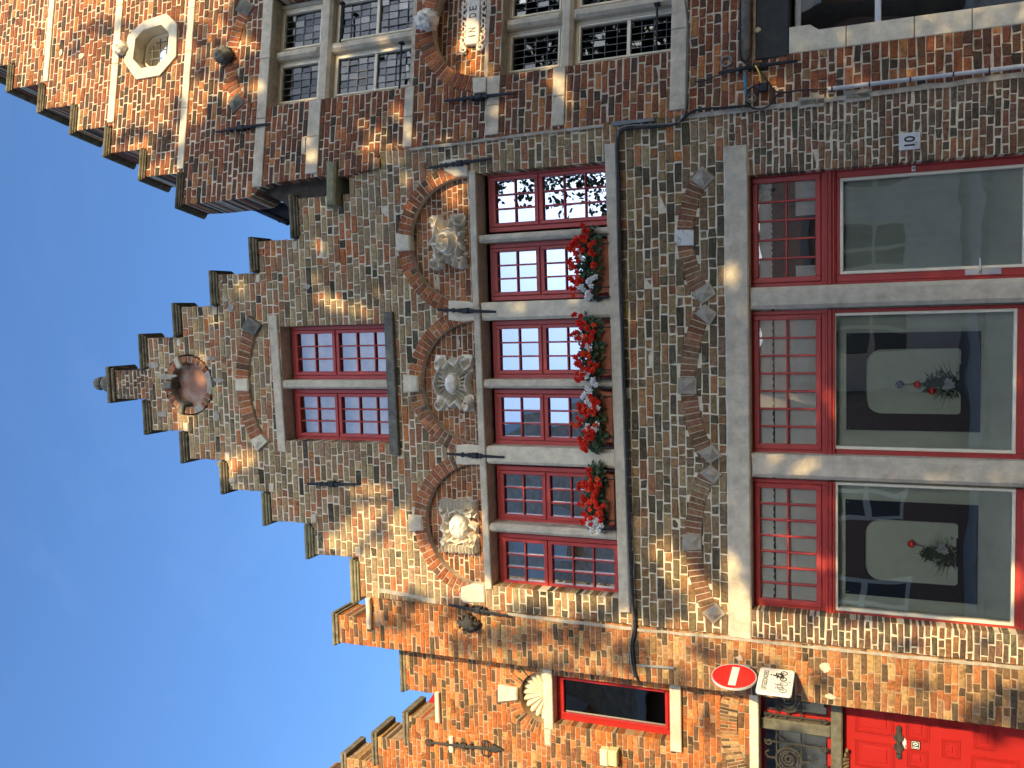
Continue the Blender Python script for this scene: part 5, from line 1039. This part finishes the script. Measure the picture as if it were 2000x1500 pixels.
def bouquet(h, base, tops, whites_, label, extra=()):
    x, z = M.at(*base, -.3); z = h[2]+.012; s = thing('bouquet', label, 'bouquet', M.W(x, z, -.215))
    mb = MB()
    for k in range(230):
        u, v, w_ = random.gauss(0, .38), random.random(), random.gauss(0, .3); leaf_mesh(mb, M.W(x+u*.13*(1-v*.6), z+.02+v*.24, -.222+w_*.015), (random.gauss(0, .6), -1, random.gauss(.3, .6)), random.uniform(.03, .08), random.uniform(.008, .02))
    for k in range(70):
        a = random.gauss(0, .7); L = random.uniform(.12, .25); mb.tube([M.W(x, z+.02, -.222), M.W(x+math.sin(a)*L*.6, z+.03+math.cos(a)*L*.6, -.215+random.gauss(0, .01)), M.W(x+math.sin(a)*L, z+.02+math.cos(a)*L*.9, -.215+random.gauss(0, .02))], [.003, .002, .001], 4)
    for (a, b) in tops: q = M.at(a, b, -.208); mb.tube([M.W(x, z+.05, -.215), M.W((x+q[0])/2+.01, (z+q[1])/2, -.208), M.W(*q, -.208)], .0025, 5)
    for P in extra: mb.tube([M.W(*M.at(a, b, -.3), -.3) for a, b in P], .003, 5)
    mb.build('foliage', 'leaf', s)
    for i, (a, b) in enumerate(tops):
        q = M.at(a, b, -.198); c = Vector(M.W(*q, -.198)); mt = 'petal_r' if not (label.startswith('tall') and i == 0) else 'flower_b'; m2 = MB()
        if mt == 'flower_b':
            for k in range(60): d = Vector((random.gauss(0, 1), random.gauss(0, 1), random.gauss(0, 1))).normalized()*.032; leaf_mesh(m2, c+d, d, .016, .012)
        else:
            for k in range(7): t = 2*PI*k/7; d = Vector((math.cos(t), math.sin(t), .2)); m2.tube([c-Vector((0, 0, .022)), c+d*.020, c+d*.014+Vector((0, 0, .030))], [.008, .019, .004], 6)
        m2.build('flower', mt, s)
    for (a, b) in whites_: q = M.at(a, b, -.198); blossom(M.W(*q, -.198), (random.gauss(0, .3), -1, .2), .034, 'petal_w', s)
bouquet(hC, (1876, 748), [(1757, 751), (1793, 751), (1821, 763)], [(1852, 745), (1848, 757), (1858, 752)], 'tall bouquet with three thin stems, two red flowers and white blooms, in the middle board')
bouquet(hL, (1868, 1080), [(1781, 1062)], [(1840, 1066), (1845, 1076), (1836, 1074)], 'bouquet with one red flower and white blooms, in the left board', [[(1752, 1081), (1800, 1082), (1850, 1080)], [(1776, 1090), (1820, 1086), (1850, 1082)]])
# blinds behind the transom lights
for i, r in enumerate(tr):
    lab = ('over the glass door', 'over the middle shop window', 'over the left shop window')[i]
    mb = MB(); n = 40; V = [M.W(r[0]-.03+(r[1]-r[0]+.06)*k/n, z, -.200+.001*math.sin(k*2.1)) for z in (tzb-.02, tr[1][3]-.20) for k in range(n+1)]
    if i: mb.add(V, [(k, k+1, n+2+k, n+1+k) for k in range(n)])
    else:
        for a, b in ((0, .18), (.62, 1)):
            nn = 24; V = [M.W(r[0]+(r[1]-r[0])*(a+(b-a)*k/nn), z, -.212+.006*math.sin(k*1.9)) for z in (tzb-.02, tzb+.25) for k in range(nn+1)]; mb.add(V, [(k, k+1, nn+2+k, nn+1+k) for k in range(nn)])
    s = mb.build('blind', 'blind', smooth=True); tag(s, 'white blind behind the small red panes '+lab, 'blind')
    mb = MB(); n = 80; V = []
    zt2 = tr[1][3]+.0
    for k in range(n+1): x = r[0]-.03+(r[1]-r[0]+.06)*k/n; V += [M.W(x, zt2-.185+.006*math.sin(k*1.7)+random.uniform(-.003, .003), -.192+.001*math.sin(k)), M.W(x, zt2+.02, -.192)]
    mb.add(V, [(2*k, 2*k+2, 2*k+3, 2*k+1) for k in range(n)]); s = mb.build('valance', 'blind'); tag(s, 'ragged white valance along the top of the panes '+lab, 'valance')

# ================================================================== STREET, HOUSES AND TREES ACROSS THE STREET
g = MB().add([(-150, -150, 0), (150, -150, 0), (150, 150, 0), (-150, 150, 0)], [(0, 1, 2, 3)]).build('ground', 'asphalt'); g['kind'] = 'structure'
g = MB().box(M, -40, 40, -.2, .12, .45, 1.35, ch=.01); g = g.build('pavement', 'pave'); g['kind'] = 'structure'
g = MB().box(M, -40, 40, -.2, .12, 9.2, 11.5, ch=.01).build('far_pavement', 'pave'); g['kind'] = 'structure'
def far_house(name, label, x0, x1, y0, dep, ez, rz, wall, wins, dorm=0, hip=0):
    s = thing(name, label, 'house', ((x0+x1)/2, y0, 0)); F2 = Fr(0, y0, 180)
    MB().box(M, x0, x1, 0, ez, -y0, -y0+dep).build('wall', wall, s)
    mb = MB(); n = len(mb.v); yb = y0-dep; ym = y0-dep/2
    mb.add([(x0-.2, y0+.3, ez-.1), (x1+.2, y0+.3, ez-.1), (x1+.2, yb-.3, ez-.1), (x0-.2, yb-.3, ez-.1), (x0-.2, ym, rz), (x1+.2-hip, ym, rz)], [(0, 1, 5, 4), (2, 3, 4, 5), (1, 2, 5), (3, 0, 4), (0, 3, 2, 1)]); rf = mb.build('roof', 'tile', s)
    MB().tube([(x1+.2, y0+.3, ez), (x1+.2-hip, ym, rz+.08)], .16, 4).build('verge_board', 'whitewash', s); MB().box(M, x0-.2, x1+.2, ez-.3, ez-.02, -y0-.45, -y0-.3).build('gutter', 'whitewash', s)
    for (wx, wz) in wins:
        f = MB().box(M, wx-.6, wx+.6, wz-.85, wz+.85, -y0-.05, -y0+.0).build('window', 'cream', s)
        mb = MB()
        for a in (-.5, .05):
            for b in (-.75, .05): mb.box(M, wx+a, wx+a+.45, wz+b, wz+b+.7, -y0-.0, -y0-.055)
        mb.build('pane', tinted('dark_pane', (.03, .035, .04)) if 'dark_pane' not in bpy.data.materials else bpy.data.materials['dark_pane'], f)
    for k in range(dorm):
        x = x1-3.6-2.6*k; t = .42; y = y0+.3-(dep/2+.3)*t; z = ez+(rz-ez)*t
        MB().box(M, x-.5, x+.5, z-.9, z+.45, -y-1.5+0, -y-.4+.9).build('dormer', 'whitewash', s); MB().box(M, x-.35, x+.35, z-.5, z+.3, -y+.5, -y+.52).build('dormer_window', bpy.data.materials['dark_pane'], s)
far_house('tall_far_house', 'brick house across the street with tiled roof and white dormers, mirrored in the left panes', -14, -2.15, -12.3, 8, 7.3, 13.2, tinted('far_brick', (.22, .11, .07), .3), [(-4, 2), (-6.5, 2), (-9, 2), (-4, 5.2), (-6.5, 5.2), (-9, 5.2)], 4, 1.8)
far_house('low_far_house', 'low pale house across the street, mirrored in the shop windows', -2.1, 4.6, -15, 6, 3.6, 5.0, 'whitewash', [(-.6, 1.9), (1.4, 1.9), (3.4, 1.9)])
far_house('brick_far_house', 'brick house across the street behind the trees, mirrored in the glass door', 4.7, 16, -15, 8, 3.5, 4.9, bpy.data.materials['far_brick'], [(6.2, 1.9), (8.4, 1.9)])

# trees: crowns shaped, leaf by leaf, to cast the listed sun and shade patches
def to_px(P):
    d = (P-CAMP) @ CAMR; return 1000+(-d[:, 1])*F_PX/(-d[:, 2])*1.0, 750-d[:, 0]*F_PX/(-d[:, 2])
LIT = [(735, 1120, 75, 60), (690, 1150, 60, 40), (790, 1090, 45, 50), (745, 1010, 60, 22), (700, 1040, 35, 22), (668, 1060, 30, 20), (725, 960, 40, 9), (850, 1120, 50, 40), (905, 1050, 30, 35), (905, 1110, 40, 50), (930, 1010, 14, 14),
       (960, 1160, 45, 30), (1040, 1165, 90, 16), (1150, 1175, 60, 12), (1030, 1140, 60, 10), (1000, 950, 14, 8), (1062, 955, 10, 6), (1015, 1060, 25, 7), (1290, 1075, 22, 22), (1315, 1110, 25, 35), (1345, 1130, 15, 25), (1385, 1160, 30, 20), (1360, 1190, 22, 20), (1440, 1190, 30, 55), (1420, 1240, 40, 30), (1430, 1110, 15, 20),
       (1430, 540, 16, 18), (1545, 905, 55, 14), (1600, 912, 50, 14), (1520, 895, 12, 8), (1570, 800, 12, 7), (1610, 760, 9, 7), (1575, 735, 10, 5), (1560, 675, 8, 5), (1625, 790, 10, 12), (1640, 830, 14, 5), (1560, 1090, 50, 12), (1520, 1040, 25, 10), (1505, 1000, 14, 6),
       (1510, 1215, 60, 20), (1620, 1215, 14, 30), (1700, 1060, 45, 18), (1740, 1020, 30, 12), (1770, 1110, 30, 14), (1680, 975, 30, 8), (1840, 1140, 45, 22), (1950, 1130, 45, 40), (1830, 1030, 18, 12), (1900, 1220, 80, 20), (1860, 1090, 12, 22), (1660, 1150, 20, 26), (1760, 1165, 18, 8), (1790, 1235, 200, 14),
       (468, 905, 30, 10), (445, 912, 14, 24), (485, 890, 16, 8), (365, 822, 12, 20), (350, 800, 8, 10), (375, 730, 9, 9), (395, 700, 6, 6), (635, 582, 26, 8), (668, 600, 30, 7), (700, 608, 14, 8), (716, 612, 9, 6), (620, 545, 9, 6), (740, 570, 7, 5), (625, 480, 8, 5), (420, 625, 12, 5), (470, 560, 6, 6), (680, 700, 8, 5), (755, 700, 8, 5),
       (735, 262, 22, 12), (728, 300, 18, 26), (765, 300, 28, 22), (790, 320, 26, 16), (780, 345, 18, 16), (820, 300, 14, 12), (862, 318, 14, 10), (870, 350, 30, 22), (880, 385, 24, 12), (850, 440, 14, 10), (880, 470, 12, 10), (800, 410, 8, 6), (770, 205, 10, 24), (800, 250, 12, 16), (610, 310, 12, 10), (598, 268, 7, 6), (700, 235, 10, 10), (655, 100, 10, 22), (560, 170, 14, 8),
       (880, 30, 26, 40), (905, 90, 30, 16), (870, 100, 10, 20), (940, 120, 10, 8), (1010, 110, 12, 22), (1040, 100, 14, 10), (1088, 160, 14, 12), (1100, 190, 12, 10), (1068, 140, 8, 8), (1110, 220, 7, 6), (965, 215, 9, 7), (868, 275, 9, 9), (700, 40, 14, 6), (620, 60, 14, 6), (430, 60, 22, 26), (425, 160, 26, 22), (455, 60, 12, 10), (480, 150, 12, 14), (1250, 270, 10, 8), (1235, 620, 6, 6), (1010, 600, 14, 6), (1120, 585, 10, 5), (1070, 585, 6, 4), (1045, 700, 6, 6), (1130, 300, 6, 6), (1255, 1020, 7, 8)]
DARK = [(735, 1215, 16, 12), (770, 1215, 40, 16), (1000, 1245, 70, 22), (900, 1260, 24, 18), (1130, 1240, 60, 26), (1075, 1300, 50, 10), (1230, 1280, 40, 30), (1390, 1270, 40, 16), (1170, 1330, 30, 14), (1345, 1400, 12, 30), (1510, 1235, 45, 14), (1560, 1190, 60, 10), (1700, 1240, 30, 22), (1770, 1250, 30, 18), (1830, 1195, 30, 10), (1330, 1330, 20, 20), (1440, 1290, 12, 8), (1800, 1340, 30, 10), (880, 1200, 18, 8), (1500, 1300, 30, 8), (1990, 1380, 60, 40), (1920, 1400, 40, 30), (1500, 1420, 30, 8), (1600, 1330, 20, 10),
        (250, 250, 25, 14), (310, 270, 20, 30), (330, 200, 14, 26), (360, 100, 16, 30), (350, 30, 14, 30), (300, 20, 24, 20), (230, 20, 26, 14), (140, 20, 26, 24), (95, 60, 14, 18), (50, 30, 40, 20), (30, 60, 20, 14), (150, 5, 60, 12), (380, 260, 26, 40), (345, 300, 14, 20), (300, 300, 16, 12), (20, 90, 12, 20), (380, 340, 20, 30), (225, 265, 12, 10)]
def allowed(Pw, rnd):
    """true where a leaf may hang: its shadow along the sun's direction falls on shaded wall"""
    t = -(Pw[:, 1])/(-SD[1]); Q = Pw - SD[None, :]*(Pw[:, 1]/SD[1])[:, None]
    px, py = to_px(Q); wob = 1+.22*np.sin(px*.13+1.3*np.sin(py*.11))*np.sin(py*.17+.9*np.sin(px*.07))
    upper = (px < 395+15*np.sin(py*.09)) & (py < 420) & (px+py*.25 < 440)
    left = (py > 1185+.06*(px-900)+14*np.sin(px*.05))
    ok = ~(upper | left)
    for a, b, c, d in DARK: ok |= ((px-a)/c)**2+((py-b)/d)**2 < wob
    for a, b, c, d in LIT: ok &= ~(((px-a)/(c+6))**2+((py-b)/(d+6))**2 < wob)
    return ok & (Q[:, 2] > -3)
def tree(x, y, h, crown, label, n, seed):
    r = np.random.default_rng(seed); s = thing('leafy_tree', label, 'tree', (x, y, 0), 'trees across the street')
    mb = MB(); zc0 = h*.38; mb.tube([(x, y, 0), (x+.05, y, zc0*.5), (x-.05, y+.05, zc0), (x, y, h*.62), (x+.1, y, h*.85)], [.26, .2, .17, .11, .04], 10)
    for k in range(11):
        a = k*2.4; z0 = h*(.36+.04*k); L = crown[0]*r.uniform(.5, .85); mb.tube([(x, y, z0), (x+math.cos(a)*L*.5, y+math.sin(a)*L*.35, z0+L*.3), (x+math.cos(a)*L, y+math.sin(a)*L*.6, z0+L*.62)], [.09, .055, .02], 7)
    mb.build('trunk', 'bark', s)
    cx, cy, cz, rx, ry_, rz_ = x+crown[3], y, crown[4], crown[0], crown[1], crown[2]
    u = r.normal(size=(n, 3)); u /= np.linalg.norm(u, axis=1)[:, None]; u *= (r.random(n)**.38)[:, None]
    P = np.stack([cx+u[:, 0]*rx, cy+u[:, 1]*ry_, cz+u[:, 2]*rz_], 1); P = P[(P[:, 2] > 3.6)]; P = P[allowed(P, r)]
    N = len(P); a = r.normal(size=(N, 3)); a /= np.linalg.norm(a, axis=1)[:, None]; b = np.cross(a, r.normal(size=(N, 3))); b /= np.linalg.norm(b, axis=1)[:, None]
    L = r.uniform(.09, .15, N)[:, None]; Wd = L*.38
    V = np.stack([P-a*L*.5, P+b*Wd, P+a*L*.55, P-b*Wd], 1).reshape(-1, 3)
    me = bpy.data.meshes.new('crown'); me.from_pydata((V-np.array([x, y, 0])).tolist(), [], [(4*i, 4*i+1, 4*i+2, 4*i+3) for i in range(N)]); me.materials.append(MT['tleaf'])
    o = bpy.data.objects.new('crown', me); C.objects.link(o); o.parent = s; return N
NL = 0
NL += tree(7.6, -10.6, 13.4, (3.4, 1.6, 6.8, 0, 9.2), 'broad leafy tree across the street, its branches mirrored in the right panes', 62000, 1)
NL += tree(10.8, -10.9, 14, (2.9, 1.5, 5.4, .2, 8.6), 'second leafy tree across the street, furthest right', 30000, 2)
NL += tree(4.9, -10.4, 12.5, (3.9, 1.5, 7.6, -.9, 8.0), 'slender leafy tree across the street, nearest the middle', 70000, 3)
print('leaves', NL)
